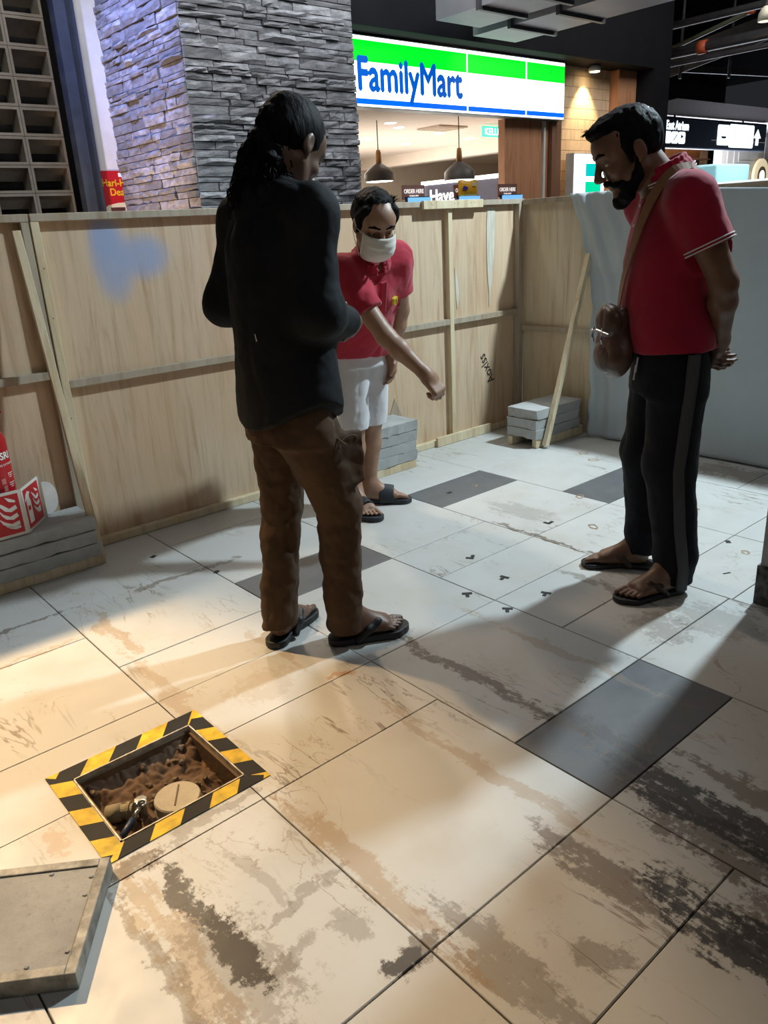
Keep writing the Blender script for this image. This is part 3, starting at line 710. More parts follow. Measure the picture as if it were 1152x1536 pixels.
cyl_text('label_text', 'FIRE EXTINGUISHER', 0.012, 279, 0.288)
for k in range(3):
    cyl_text('label_text', str(k+1), 0.018, 303, 0.245-0.04*k)
    for q in range(3): on_cyl(MB(), 309, 326-3*q, 0.252-0.04*k-0.008*q, 0.254-0.04*k-0.008*q, 0.0841, 4).build('label_line', M_lwhite, ex)
    on_cyl(MB(), 281+k*3, 293+k*2, 0.215-0.03*k, 0.238-0.03*k, 0.0841, 4).build('label_pictogram', mat('pale_red', (0.55, 0.20, 0.18), 0.4) if 'pale_red' not in MATS else MATS['pale_red'], ex)
on_cyl(MB(), 293, 302, 0.105, 0.132, 0.0841, 3).build('label_stamp', M_lwhite, ex); on_cyl(MB(), 312, 319, 0.112, 0.138, 0.0841, 3).build('label_stamp', M_lwhite, ex)

fs_root = empty('fire_sign', (0.72, 3.285, 0.2275), 'folded red fire extinguisher sign with white flames on the slabs', 'sign')
M_board = mat('sign_white', (0.70, 0.68, 0.62), 0.55, var=0.04); M_sred = mat('sign_red', (0.50, 0.012, 0.02), 0.5, var=0.06)
def sign_face(p0, p1, h, name):
    p0 = Vector(p0); p1 = Vector(p1); d = (p1-p0); L = d.length; d.normalize(); n = Vector((d.y, -d.x, 0))
    def to3(u, v, t): q = p0 + d*u + n*t; return (q.x, q.y, q.z+v)
    b = MB().prism([(0, 0), (L, 0), (L, h), (0, h)], to3, -0.003, 0.0); o = b.build('panel', M_board, fs_root)
    MB().prism([(0.012, 0.012), (L-0.012, 0.012), (L-0.012, h-0.012), (0.012, h-0.012)], to3, 0, 0.0008).build('red_field', M_sred, o)
    def flames(u0, v0, s):
        shp = [[(0.0, 0.86), (0.22, 0.80), (0.45, 0.62), (0.55, 0.50), (0.80, 0.58), (0.62, 0.78), (0.45, 0.90), (0.70, 0.86), (0.98, 0.66), (1.0, 0.52), (0.80, 0.44), (0.45, 0.40), (0.25, 0.62)],
               [(0.10, 0.56), (0.25, 0.38), (0.50, 0.30), (0.85, 0.34), (1.0, 0.42), (1.0, 0.30), (0.75, 0.20), (0.45, 0.20), (0.25, 0.28)],
               [(0.15, 0.30), (0.30, 0.14), (0.60, 0.08), (0.95, 0.14), (1.0, 0.22), (1.0, 0.06), (0.70, 0.0), (0.40, 0.02), (0.22, 0.12)]]
        shp = [[(0.0, 1.0), (0.35, 0.86), (0.62, 0.70), (0.95, 0.78), (1.0, 0.66), (0.70, 0.58), (0.42, 0.64), (0.22, 0.80)],
               [(0.10, 0.74), (0.30, 0.56), (0.60, 0.44), (0.95, 0.52), (1.0, 0.40), (0.72, 0.32), (0.40, 0.38), (0.22, 0.52)],
               [(0.05, 0.44), (0.30, 0.30), (0.60, 0.20), (0.98, 0.26), (1.0, 0.14), (0.72, 0.08), (0.42, 0.12), (0.2, 0.24)],
               [(0.30, 0.16), (0.50, 0.06), (0.75, 0.0), (1.0, 0.02), (1.0, 0.10), (0.75, 0.09), (0.55, 0.12)],
               [(0.50, 1.08), (0.66, 0.92), (0.95, 0.86), (0.98, 0.92), (0.78, 1.0)]]
        for q in shp:
            MB().prism([(u0+a*s*0.62, v0+c*s) for a, c in q], to3, 0.0008, 0.0014).build('flame', M_lwhite, o)
    def bottle(u0, v0, s):
        q = [(0, 0), (0.30, 0), (0.30, 0.66), (0.24, 0.76), (0.24, 0.86), (0.34, 0.92), (0.18, 1.0), (0.02, 0.92), (-0.08, 0.76), (-0.06, 0.70), (0.06, 0.80), (0.0, 0.66)]
        MB().prism([(u0+a*s, v0+c*s) for a, c in q], to3, 0.0008, 0.0014).build('bottle_symbol', M_lwhite, o)
        MB().prism([(u0+0.04*s, v0+0.40*s), (u0+0.22*s, v0+0.40*s), (u0+0.22*s, v0+0.54*s), (u0+0.04*s, v0+0.54*s)], to3, 0.0014, 0.0018).build('bottle_band', M_sred, o)
    if name == 'a':
        bottle(L-0.21, 0.03, 0.135); flames(L-0.105, 0.03, 0.13)
    else:
        bottle(0.028, 0.03, 0.135); flames(0.085, 0.045, 0.105)
    return o
sign_face((0.50, 3.262, 0.228), (0.812, 3.262, 0.228), 0.190, 'a')
sign_face((0.815, 3.262, 0.228), (0.925, 3.400, 0.228), 0.190, 'b')
q = MB().beam((0.926, 3.400, 0.228), (0.926, 3.400, 0.418), 0.02, 0.004, (0.3, 1, 0)); q.build('edge_strip', M_board, fs_root)
pp_ = []
for k in range(20):
    a = k/19*math.pi-math.pi/2; pp_.append((0.94+0.062*math.cos(a)**0.7 if math.cos(a) > 0 else 0.94, 0.305+0.075*math.sin(a)))
b = MB().prism(pp_, lambda u, v, t: (u, 3.43+t, v), -0.001, 0.001); b.build('paper_scrap', mat('paper', (0.75, 0.74, 0.72), 0.7), origin=(0.96, 3.43, 0.228), label='white rounded paper scrap leaning behind the red fire sign', cat='paper')

# ------------------------------------------------------------------ stone-clad pillar
PY = 6.15; PX0, PX1, PYB = 3.375, 5.09, 7.60
M_stone = None
def stone_material(name, base):
    t = NT(name); P = t.pos(); oi = t.n('ShaderNodeObjectInfo')
    n1 = t.noise(t.mapping(P, scale=(1, 1, 2.5)), 9, 6, 0.7); n2 = t.noise(P, 50, 5, 0.7)
    c = t.ramp(n1.outputs[0], [(0.28, tuple(x*0.25 for x in base)), (0.52, base), (0.75, tuple(min(1, x*1.7) for x in base))])
    c = t.mix(t.math('MULTIPLY', oi.outputs['Random'], 0.85), c, tuple(x*0.35 for x in base))
    t.l(c, t.b.inputs['Base Color']); t.b.inputs['Roughness'].default_value = 0.8
    t.bump(n2.outputs[0], 0.5, 0.01); return t.m
M_stone = stone_material('cladding_stone', (0.30, 0.315, 0.34))
M_mort = mat('stone_backing', (0.035, 0.037, 0.042), 0.9)
wall_front = MB().box(PX0+0.01, PX1-0.01, PY+0.012, PYB, 0, 4.2).build('wall_stone_pillar', M_mort, kind='structure')
def stone_protos(n):
    out = []
    for s in range(n):
        b = MB(); nxs, nzs = 4, 3; vs = []
        for j in range(nzs):
            for i in range(nxs):
                u = i/(nxs-1); w = j/(nzs-1)
                e = (i in (0, nxs-1)) or (j in (0, nzs-1))
                dx = 0 if i in (0, nxs-1) else random.uniform(-0.08, 0.08)
                vs.append((u-0.5+dx, -(random.uniform(0.35, 0.8) if e else random.uniform(0.6, 1.0)), w-0.5+(0 if j in (0, nzs-1) else random.uniform(-0.15, 0.15))))
        m = len(vs); 
        for j in range(nzs):
            for i in range(nxs):
                pass
        back = [(-0.5, 0, -0.5), (0.5, 0, -0.5), (0.5, 0, 0.5), (-0.5, 0, 0.5)]
        fs = []
        for j in range(nzs-1):
            for i in range(nxs-1):
                a = j*nxs+i; fs.append((a, a+1, a+nxs+1)) ; fs.append((a, a+nxs+1, a+nxs))
        b.add(vs+back, fs)
        low = [i for i in range(nxs)]; top = [(nzs-1)*nxs+i for i in range(nxs)]; lef = [j*nxs for j in range(nzs)]; rig = [j*nxs+nxs-1 for j in range(nzs)]
        b.f += [tuple([m, m+1]+low[::-1]), tuple([m+2, m+3]+top), tuple([m+3, m]+lef), tuple([m+1, m+2]+rig[::-1])]; b.mi += [0]*4
        out.append(b.mesh('stone', M_stone))
    return out
protos = stone_protos(14)
def clad(z0, z1, u0, u1, place):
    z = z0; cnt = 0
    while z < z1:
        h = random.choice((0.042, 0.052, 0.060, 0.070, 0.082)); u = u0
        while u < u1-0.02:
            w = min(random.uniform(0.14, 0.42), u1-u)
            if u1-(u+w) < 0.08: w = u1-u
            place(u+w/2, z+h/2, w-0.007, h-0.006, random.uniform(0.012, 0.062)); cnt += 1
            u += w
        z += h
    return cnt
def put_front(u, z, w, h, d):
    mesh_obj('stone', random.choice(protos), wall_front, (u, PY+0.012, z), None, (w, d, h))
def put_left(u, z, w, h, d):
    mesh_obj('stone', random.choice(protos), wall_front, (PX0+0.010, u, z), (0, 0, -math.pi/2), (w, d, h))
clad(1.44, 3.42, PX0, PX1, put_front)
clad(1.44, 3.62, PY, PYB, put_left)

# ------------------------------------------------------------------ left background: breeze-block wall, post, white wall, poster
MB().box(3.10, 3.60, 7.60, 7.75, 0, 4.4).build('wall_white', M_white, kind='structure')
MB().box(2.955, 3.055, 7.48, 7.60, 0, 4.4).box(3.055, 3.15, 7.53, 7.60, 0, 4.4).build('trim_1', mat('slate_paint', (0.035, 0.048, 0.07), 0.4), kind='structure')
wl = MB().box(0.5, 2.97, 8.15, 8.25, 0, 4.4).build('wall_left', M_black, kind='structure')
M_breeze = concrete_material('breeze_concrete', (0.27, 0.24, 0.20))
def breeze_mesh(w, h):
    b = MB(); t = 0.022; d0, d1 = 0.0, 0.20
    b.box(-w/2, w/2, d0, d1, -h/2, -h/2+t).box(-w/2, w/2, d0, d1, h/2-t, h/2).box(-w/2, -w/2+t, d0, d1, -h/2+t, h/2-t).box(w/2-t, w/2, d0, d1, -h/2+t, h/2-t)
    # sloping shelf inside the opening
    b.add([(-w/2+t, 0.05, h/2-t), (w/2-t, 0.05, h/2-t), (w/2-t, 0.20, -0.005), (-w/2+t, 0.20, -0.005)], [(0, 1, 2, 3)])
    return b.mesh('breeze_block', M_breeze)
bw, bh = 0.345, 0.232; bmsh = breeze_mesh(bw-0.004, bh-0.004)
for r in range(-6, 12):
    for c in range(5):
        x = 2.945-bw/2-c*bw; z = 1.55+(r+0.5)*bh
        if z < 1.2: continue
        mesh_obj('breeze_block', bmsh, wl, (x, 7.72, z))
# solid wall below the breeze blocks
MB().box(0.5, 2.95, 7.74, 7.92, 0, 1.30).build('wall_left_base', M_breeze, kind='structure')
# poster on the white wall
po = empty('poster', (3.30, 7.595, 1.5), 'red sale poster with yellow lettering on white wall', 'poster')
M_pred = mat('poster_red', (0.50, 0.008, 0.015), 0.4, var=0.05); M_pyel = mat('poster_yellow', (0.85, 0.50, 0.02), 0.4, var=0.03); M_pcream = mat('poster_cream', (0.80, 0.72, 0.5), 0.4, var=0.03)
MB().box(3.122, 3.60, 7.590, 7.596, 1.50, 1.958).build('board', M_pred, po)
RX = math.radians(90)
text('poster_text', 'Hari-Hari', 0.088, (3.165, 7.589, 1.825), (RX, 0, 0), M_pyel, po, 0.001, 0.95, 0.0018)
text('poster_text', 'Deals', 0.088, (3.235, 7.589, 1.745), (RX, 0, 0), M_pyel, po, 0.001, 0.95, 0.0018)
pl = [(3.13, 1.50), (3.59, 1.50), (3.59, 1.70)] + [(3.59-0.46*k/10, 1.62+0.055*math.sin(k/10*math.pi)) for k in range(11)]
MB().prism([(3.14, 1.50), (3.59, 1.50), (3.59, 1.66), (3.45, 1.685), (3.30, 1.68), (3.20, 1.66), (3.14, 1.625)], lambda u, v, t: (u, t, v), 7.5885, 7.590).build('cream_swoosh', M_pcream, po)
MB().box(3.22, 3.36, 7.587, 7.5885, 1.52, 1.64).build('product_picture', mat('product_brown', (0.10, 0.035, 0.03), 0.4), po)
MB().box(3.34, 3.40, 7.587, 7.590, 1.905, 1.94).build('corner_logo', emit('logo_white', (0.75, 0.85, 0.9), 0.1), po)

# ------------------------------------------------------------------ bulkhead, ducts, ceiling
M_dark = mat('dark_bulkhead', (0.010, 0.011, 0.014), 0.8, var=0.1, scale=3, spec=0.15)
MB().box(5.10, 10.48, 6.20, 6.50, 3.06, 5.2).build('wall_bulkhead', M_dark, kind='structure')
MB().box(5.10, 10.48, 6.50, 7.6, 3.06, 3.2).build('ceiling_soffit', M_dark, kind='structure')
MB().box(10.10, 10.48, 6.20, 6.50, 0, 3.06).build('wall_bulkhead_leg', M_dark, kind='structure')
MB().box(-3, 30, 1.5, 18, 5.4, 5.6).build('ceiling', M_black, kind='structure')
MB().box(-3, 30, 15.5, 15.7, 0, 5.4).build('wall_back', mat('far_dark_wall', (0.03, 0.03, 0.033), 0.8), kind='structure')
M_duct = mat('duct_grey', (0.26, 0.27, 0.30), 0.5, 0.2, 0.1, 2)
def duct(label, x0, x1, y0, y1, z0, z1, fl):
    d = empty('air_duct', ((x0+x1)/2, y1, z0), label, 'duct', 'ceiling air ducts')
    ys = [y0]+fl+[y1]
    for a, b_ in zip(ys[:-1], ys[1:]): MB().box(x0, x1, a+0.02, b_-0.02, z0, z1).build('duct_section', M_duct, d)
    for y in fl: MB().box(x0-0.03, x1+0.03, y-0.02, y+0.02, z0-0.03, z1+0.03).build('flange', mat('flange_dark', (0.06, 0.06, 0.07), 0.5) if 'flange_dark' not in MATS else MATS['flange_dark'], d)
duct('wide grey air duct hung under the dark ceiling, ending before the wood planks', 6.42, 7.05, 2.2, 5.95, 3.03, 3.36, [2.9, 3.9, 4.9, 5.45])
duct('narrower grey air duct hung above the illuminated shop sign', 5.72, 6.30, 2.2, 5.75, 3.05, 3.36, [2.9, 3.9, 4.7, 5.2])
M_pipe = mat('pipe_dark', (0.085, 0.085, 0.095), 0.45, 0.4)
def pipe(label, pts, r, m=M_pipe, clamps=(), cm=None):
    p = empty('ceiling_pipe', pts[0], label, 'pipe', 'pipes under the open ceiling')
    MB().tube(pts, r, 12).build('pipe_run', m, p, smooth=True)
    for c in clamps: MB().tube([(c[0], c[1]-0.06, c[2]), (c[0], c[1]+0.06, c[2])], r*1.25, 12).build('coupling', cm or M_pipe, p, smooth=True)
M_orange = mat('orange_coupling', (0.50, 0.09, 0.03), 0.5)
pipe('thick ceiling pipe with orange coupling above the hanging sign', [(10.9, 7.4, 3.33), (10.9, 2.0, 3.33)], 0.065, M_pipe, [(10.9, 6.0, 3.33)], M_orange)
pipe('thin ceiling pipe running just under the thick one', [(10.9, 7.4, 3.20), (10.9, 2.0, 3.20)], 0.032)
pipe('high ceiling pipe beside the bulkhead end', [(10.9, 7.4, 3.66), (10.9, 2.0, 3.66)], 0.045)
pipe('green ceiling pipe bent between the dark pipes', [(11.6, 7.2, 3.45), (11.6, 5.8, 3.75), (11.6, 5.3, 3.95)], 0.03, mat('pipe_green', (0.14, 0.16, 0.10), 0.5), [(11.6, 5.75, 3.76)], M_orange)
for i, (x, y) in enumerate(((11.2, 7.6), (11.9, 7.3), (12.8, 7.4), (13.6, 7.0))):
    pipe(['vertical hanger rod nearest the bulkhead end', 'vertical hanger rod behind the green pipe', 'vertical hanger rod right of the green pipe', 'vertical hanger rod in front of the cable tray'][i], [(x, y, 3.05 if i < 2 else 3.3), (x, y, 5.39)], 0.025)
tr = empty('cable_tray', (13.5, 7.6, 3.4), 'dark ladder cable tray under the open ceiling', 'cable tray')
MB().beam((12.6, 8.3, 3.62), (16.5, 7.4, 3.62), 0.04, 0.10).build('rail', M_pipe, tr); MB().beam((12.6, 8.0, 3.55), (16.5, 7.1, 3.55), 0.04, 0.10).build('rail', M_pipe, tr)
for k in range(9):
    f = k/8; MB().beam((12.6+3.9*f, 8.3-0.9*f, 3.6), (12.6+3.9*f, 8.0-0.9*f, 3.53), 0.04, 0.03).build('rung', M_pipe, tr)
bx = empty('ceiling_box', (14.0, 6.6, 3.6), 'sloping dark box duct under the open ceiling', 'duct')
MB().beam((12.9, 7.6, 3.55), (15.0, 6.2, 4.3), 0.7, 0.35).build('casing', mat('box_brown', (0.06, 0.055, 0.05), 0.6), bx)
cl = empty('ceiling_lamp', (9.42, 4.5, 3.2), 'small white ceiling lamp hung near the dark pipes', 'lamp')
MB().lathe([(0.075, -0.02), (0.072, 0.05), (0.045, 0.10), (0.02, 0.12)], 20, (9.42, 4.5, 3.2)).build('shade', mat('lamp_white', (0.65, 0.62, 0.5), 0.5), cl, smooth=True)
MB().tube([(9.42, 4.5, 3.32), (9.42, 4.5, 5.4)], 0.012, 8).build('stem', M_pipe, cl)
MB().lathe([(0.066, -0.023), (0.05, -0.026)], 20, (9.42, 4.5, 3.2)).build('bulb', emit('lamp_glow', (1.0, 0.85, 0.6), 1.0), cl)

# ------------------------------------------------------------------ illuminated shop sign
sg = empty('shop_sign', (6.9, 6.45, 2.43), 'long illuminated green, white and blue shop sign', 'sign')
E_white = emit('sign_light_white', (0.93, 1.0, 0.97), 2.2); E_green = emit('sign_light_green', (0.0, 0.62, 0.015), 1.3); E_blue = emit('sign_light_blue', (0.0, 0.10, 0.62), 1.1)
E_text = emit('sign_text_blue', (0.0, 0.085, 0.45), 0.8)
SX = [5.10, 6.82, 7.79, 8.50]
M_case = mat('sign_case', (0.25, 0.27, 0.27), 0.4, 0.5)
MB().box(5.10, 8.51, 6.405, 6.55, 2.425, 3.035).build('casing', M_case, sg)
for a, b_ in zip(SX[:-1], SX[1:]):
    p = MB().box(a+0.008, b_-0.008, 6.392, 6.404, 2.435, 3.025).build('lit_panel', E_white, sg)
    MB().box(a+0.012, b_-0.012, 6.388, 6.392, 2.815, 2.992).build('green_band', E_green, p)
    MB().box(a+0.012, b_-0.012, 6.388, 6.392, 2.452, 2.500).build('blue_band', E_blue, p)
text('sign_letters', 'FamilyMart', 0.400, (5.30, 6.385, 2.575), (RX, 0, 0), E_text, sg, 0.001, 0.80, 0.013)
M_lot = emit('lot_print', (0.0, 0.33, 0.02), 0.9)
text('lot_letters', 'Lot', 0.085, (8.08, 6.3865, 2.88), (RX, 0, 0), M_lot, sg, 0.0005)
text('lot_letters', 'B1-031', 0.085, (8.21, 6.3865, 2.88), (RX, 0, 0), M_lot, sg, 0.0005)
# facade right of the shop window
M_wood = ply_material('brown_veneer', (0.56, 0.28, 0.15)); M_wood_d = ply_material('dark_veneer', (0.26, 0.14, 0.09))
wf = MB().box(7.62, 8.42, 6.56, 6.66, 0, 2.43).build('wall_shop_veneer', M_wood, kind='structure')
MB().box(8.42, 8.60, 6.50, 6.70, 0, 3.06).build('trim_2', M_wood_d, kind='structure')
MB().box(8.30, 8.335, 6.53, 6.56, 0, 2.43).build('trim_3', M_white, kind='structure')
wp = MB().box(8.60, 9.70, 6.60, 6.70, 0, 3.06).build('wall_planks', M_wood_d, kind='structure')
M_plank = ply_material('pale_plank', (0.74, 0.58, 0.40))
pk = MB().box(-0.545, 0.545, -0.02, 0, -0.058, 0.058).mesh('plank', M_plank)
for k in range(16): mesh_obj('plank', pk, wp, (9.15, 6.60, 1.22+k*0.12))
MB().box(9.70, 10.10, 6.45, 6.75, 0, 3.06).build('trim_4', M_wood, kind='structure')
wlmp = empty('wall_washer_lamp', (9.13, 6.45, 3.0), 'small ceiling spot washing the pale planks', 'lamp')
MB().lathe([(0.07, -0.01), (0.075, 0.03), (0.05, 0.058)], 18, (9.13, 6.42, 3.0)).build('lamp_body', M_white, wlmp, smooth=True)
MB().lathe([(0.06, -0.014), (0.03, -0.016)], 18, (9.13, 6.42, 3.0)).build('lamp_lens', emit('spot_glow', (1.0, 0.78, 0.45), 20), wlmp)
light('wall_washer', 'SPOT', (9.13, 6.43, 2.97), 60, (1.0, 0.72, 0.38), 0.03, (9.13, 6.60, 2.2), math.radians(80), 0.6)
lb = empty('menu_lightbox', (9.06, 6.35, 1.2), 'glowing white lightbox with two teal squares in front of planks', 'lightbox')
MB().box(8.70, 9.36, 6.38, 6.50, 0.0, 2.07).build('casing', M_white, lb)
MB().box(8.72, 9.34, 6.370, 6.379, 1.0, 2.05).build('lit_face', emit('lightbox_white', (0.95, 1.0, 1.0), 3.0), lb)
MB().box(8.94, 9.27, 6.364, 6.370, 1.80, 1.95).build('teal_square', emit('teal_light', (0.0, 0.45, 0.42), 1.0), lb)
MB().box(8.94, 9.27, 6.364, 6.370, 1.60, 1.74).build('teal_square', emit('green_light', (0.0, 0.55, 0.28), 1.0), lb)

# ------------------------------------------------------------------ shop interior
M_ceil = mat('shop_ceiling', (0.74, 0.66, 0.58), 0.8, var=0.02); M_swall = mat('shop_wall', (0.66, 0.58, 0.48), 0.8, var=0.03)
MB().prism([(5.10, 6.62), (8.56, 6.62), (14.2, 12.2), (5.10, 12.2)], lambda u, v, t: (u, v, t), 2.47, 2.60).build('ceiling_shop', M_ceil, kind='structure')
MB().box(5.10, 14.2, 12.0, 12.2, 0, 2.47).build('wall_shop_back', M_swall, kind='structure')
MB().prism([(8.46, 6.68), (8.56, 6.66), (14.2, 12.1), (14.1, 12.0)], lambda u, v, t: (u, v, t), 0, 2.47).build('wall_shop_right', M_swall, kind='structure')
MB().box(5.10, 5.2, 6.62, 12.0, 0, 2.47).build('wall_shop_left', M_swall, kind='structure')
MB().box(9.7, 9.95, 7.3, 12.0, 2.30, 2.47).build('trim_5', M_ceil, kind='structure')
E_down = emit('downlight_glow', (1.0, 0.95, 0.88), 8)
for i, (x, y) in enumerate(((6.7, 7.5), (7.1, 7.8), (8.1, 8.1), (7.5, 8.9), (8.6, 9.3), (6.6, 8.6), (9.1, 8.5), (10.4, 10.4))):
    d = empty('downlight', (x, y, 2.455), 'round recessed downlight in the shop ceiling', 'downlight', 'downlights in the shop ceiling')
    MB().lathe([(0.075, 0.010), (0.085, 0.014), (0.085, 0.0148)], 20, (x, y, 2.455)).build('ring', M_white, d); MB().lathe([(0.066, 0.006), (0.07, 0.010)], 20, (x, y, 2.455)).build('lens', E_down, d)
light('shop_light', 'AREA', (7.9, 9.3, 2.42), 190, (1.0, 0.90, 0.78), 3.5, (8.3, 9.0, 0))
light('shop_light', 'AREA', (7.9, 9.0, 1.0), 70, (1.0, 0.90, 0.80), 3.0, (8.3, 8.6, 3))
vent = empty('ceiling_vent', (7.7, 7.6, 2.46), 'square beige air vent in the shop ceiling', 'vent')
MB().box(7.45, 7.95, 7.45, 7.85, 2.45, 2.4695).build('frame', mat('vent_beige', (0.50, 0.42, 0.34), 0.6), vent)
for k in range(5): MB().box(7.48, 7.92, 7.49+k*0.075, 7.53+k*0.075, 2.444, 2.45).build('slat', M_swall, vent)
def pendant(x, y, zb, zt, label):
    p = empty('pendant_lamp', (x, y, zb), label, 'lamp', 'pendant lamps in the shop window')
    MB().lathe([(0.172, 0.0), (0.175, 0.012), (0.172, 0.085), (0.12, 0.135), (0.045, 0.185), (0.035, 0.19)], 28, (x, y, zb)).build('shade', mat('pendant_grey', (0.10, 0.09, 0.085), 0.5) if 'pendant_grey' not in MATS else MATS['pendant_grey'], p, smooth=True)
    MB().lathe([(0.034, 0.188), (0.030, 0.30), (0.022, 0.33)], 14, (x, y, zb)).build('wood_neck', mat('lamp_wood', (0.60, 0.30, 0.10), 0.5) if 'lamp_wood' not in MATS else MATS['lamp_wood'], p, smooth=True)
    MB().lathe([(0.155, -0.004), (0.10, -0.008)], 24, (x, y, zb)).build('diffuser', E_down, p)
    MB().tube([(x, y, zb+0.32), (x, y, zt)], 0.006, 6).build('cord', M_black, p)
pendant(6.40, 7.4, 1.835, 2.47, 'grey bell pendant lamp hanging beside the stone pillar')
pendant(6.98, 6.68, 1.795, 2.47, 'grey bell pendant lamp hanging above the yellow packet')
kl = empty('exit_sign', (8.25, 7.25, 2.3), 'small green illuminated exit sign in the shop', 'sign')
MB().box(8.02, 8.52, 7.25, 7.28, 2.33, 2.448).build('lit_box', emit('exit_green', (0.05, 0.62, 0.50), 0.9), kl)
text('exit_letters', 'KELUAR', 0.112, (8.04, 7.2485, 2.35), (RX, 0, 0), emit('exit_white', (0.9, 1, 0.97), 1.6), kl, 0.001, 1.0, 0.002)
mbn = empty('menu_board', (9.5, 9.0, 1.2), 'dark menu board with white letters and light strip', 'board')
MB().box(9.50, 9.55, 8.0, 9.90, 0.0, 1.93).build('board', mat('menu_navy', (0.020, 0.020, 0.045), 0.5), mbn)
MB().box(9.47, 9.55, 8.0, 9.92, 1.93, 1.985).build('light_strip', emit('strip_white', (1, 0.97, 0.92), 4), mbn)
MB().box(9.47, 9.55, 9.90, 9.93, 1.2, 1.93).build('light_strip', MATS['strip_white'], mbn)
text('menu_letters', 'Have', 0.27, (9.494, 9.76, 1.665), (RX, 0, -math.pi/2), emit('menu_text', (0.9, 0.9, 0.95), 0.9), mbn, 0.002, 1.0, 0.006)
for i, (x0, x1, lb_) in enumerate(((5.75, 6.06, 'brown counter sign on the screen beside the stone pillar'), (6.50, 6.81, 'brown counter sign half hidden by a yellow packet'), (7.20, 7.53, 'brown counter sign in front of the veneer wall'))):
    k = empty('order_kiosk', ((x0+x1)/2, 6.3, 0), lb_, 'kiosk', 'self-order kiosks at the shop front')
    bd = MB().box(x0, x1, 6.30, 6.315, 1.585, 1.722).build('sign_board', mat('order_brown', (0.26, 0.13, 0.11), 0.5) if 'order_brown' not in MATS else MATS['order_brown'], k)
    M_otx = MATS.get('order_text') or emit('order_text', (0.9, 0.85, 0.8), 0.6)
    text('sign_letters', 'ORDER HERE', 0.056, ((x0+x1)/2, 6.298, 1.645), (RX, 0, 0), M_otx, k, 0.0005, 0.84, 0.001, 'CENTER')
    text('sign_letters', 'SCAN & PAY', 0.026, ((x0+x1)/2, 6.298, 1.610), (RX, 0, 0), M_otx, k, 0.0005, 0.9, 0.0005, 'CENTER')
    MB().box(x0+0.04, x1+0.03, 6.24, 6.27, 1.20, 1.602).build('screen', MATS.get('kiosk_blue') or emit('kiosk_blue', (0.16, 0.42, 0.85), 0.9), k)
    MB().box(x0+0.03, x1+0.04, 6.272, 6.298, 1.19, 1.612).build('screen_back', M_black, k)
    MB().box((x0+x1)/2-0.04, (x0+x1)/2+0.04, 6.30, 6.34, 0, 1.585).build('stand', M_case, k)
pkt = empty('snack_packet', (6.68, 6.26, 1.6), 'yellow snack packet in front of a counter sign', 'packet')
poly = []
bm_ = MB(); NU, NV = 12, 8; vs = []
for s_ in (-1, 1):
    for i in range(NU+1):
        for j in range(NV+1):
            u = i/NU; v = j/NV; th = 0.026*(math.sin(u*math.pi)*math.sin(v*math.pi))**0.5
            vs.append((6.52+0.30*u, 6.262+s_*th+0.002*s_, 1.605+0.155*v+0.008*math.sin(u*9)*(v > 0.9)))
fs = []
for s_ in range(2):
    o_ = s_*(NU+1)*(NV+1)
    fs += [(o_+i*(NV+1)+j, o_+(i+1)*(NV+1)+j, o_+(i+1)*(NV+1)+j+1, o_+i*(NV+1)+j+1) for i in range(NU) for j in range(NV)]
M_pkt = mat('packet_yellow', (0.80, 0.42, 0.03), 0.3, var=0.1, scale=20); pk_ = bm_.add(vs, fs).build('pouch', M_pkt, pkt, smooth=True)
MB().prism([(6.56, 1.67), (6.62, 1.66), (6.64, 1.69), (6.58, 1.705)], lambda u, v, t: (u, t, v), 6.226, 6.236).build('printed_logo', mat('packet_purple', (0.06, 0.03, 0.30), 0.4), pkt)
MB().prism([(6.71, 1.70), (6.77, 1.70), (6.775, 1.74), (6.72, 1.745)], lambda u, v, t: (u, t, v), 6.226, 6.240).build('printed_picture', mat('packet_pale', (0.75, 0.65, 0.4), 0.4), pkt)

# ------------------------------------------------------------------ right background
es = empty('hanging_direction_sign', (16.3, 8.6, 2.44), 'long dark hanging direction sign with glowing white symbols', 'sign')
M_es = mat('sign_navy', (0.025, 0.035, 0.055), 0.4)
E_es = emit('sign_white', (0.82, 0.95, 1.0), 1.5); M_esd = mat('symbol_dark', (0.02, 0.03, 0.05), 0.5)
MB().box(14.1, 18.6, 8.60, 8.72, 2.445, 2.99).build('casing', M_es, es, bevel=0.03)
text('sign_letters', 'East Atrium', 0.21, (14.52, 8.595, 2.77), (RX, 0, 0), E_es, es, 0.002, 0.80, 0.008)
def rbox(x0, x1, z0, z1, m, par, r=0.04, y=8.594):
    pts = []
    for cx, cz, a0 in ((x1-r, z1-r, 0), (x0+r, z1-r, 90), (x0+r, z0+r, 180), (x1-r, z0+r, 270)):
        for k in range(5): a = math.radians(a0+k*22.5); pts.append((cx+r*math.cos(a), cz+r*math.sin(a)))
    return MB().prism(pts, lambda u, v, t: (u, t, v), y, y+0.008).build('pictogram', m, par)
for x0, x1 in ((14.47, 14.71), (14.73, 14.96), (14.98, 15.22)): rbox(x0, x1, 2.53, 2.735, E_es, es)
MB().beam((14.79, 8.59, 2.58), (14.90, 8.59, 2.68), 0.006, 0.025, (0, 1, 0)).build('symbol', M_esd, es)
MB().prism([(15.06, 2.62), (15.15, 2.65), (15.06, 2.69)], lambda u, v, t: (u, t, v), 8.588, 8.594).build('symbol', M_esd, es)
rbox(16.46, 16.93, 2.535, 2.91, E_es, es); rbox(16.95, 18.0, 2.50, 2.935, E_es, es)
MB().prism([(16.6, 2.70), (16.82, 2.70), (16.78, 2.66), (16.64, 2.66)], lambda u, v, t: (u, t, v), 8.588, 8.594).build('symbol', M_esd, es)
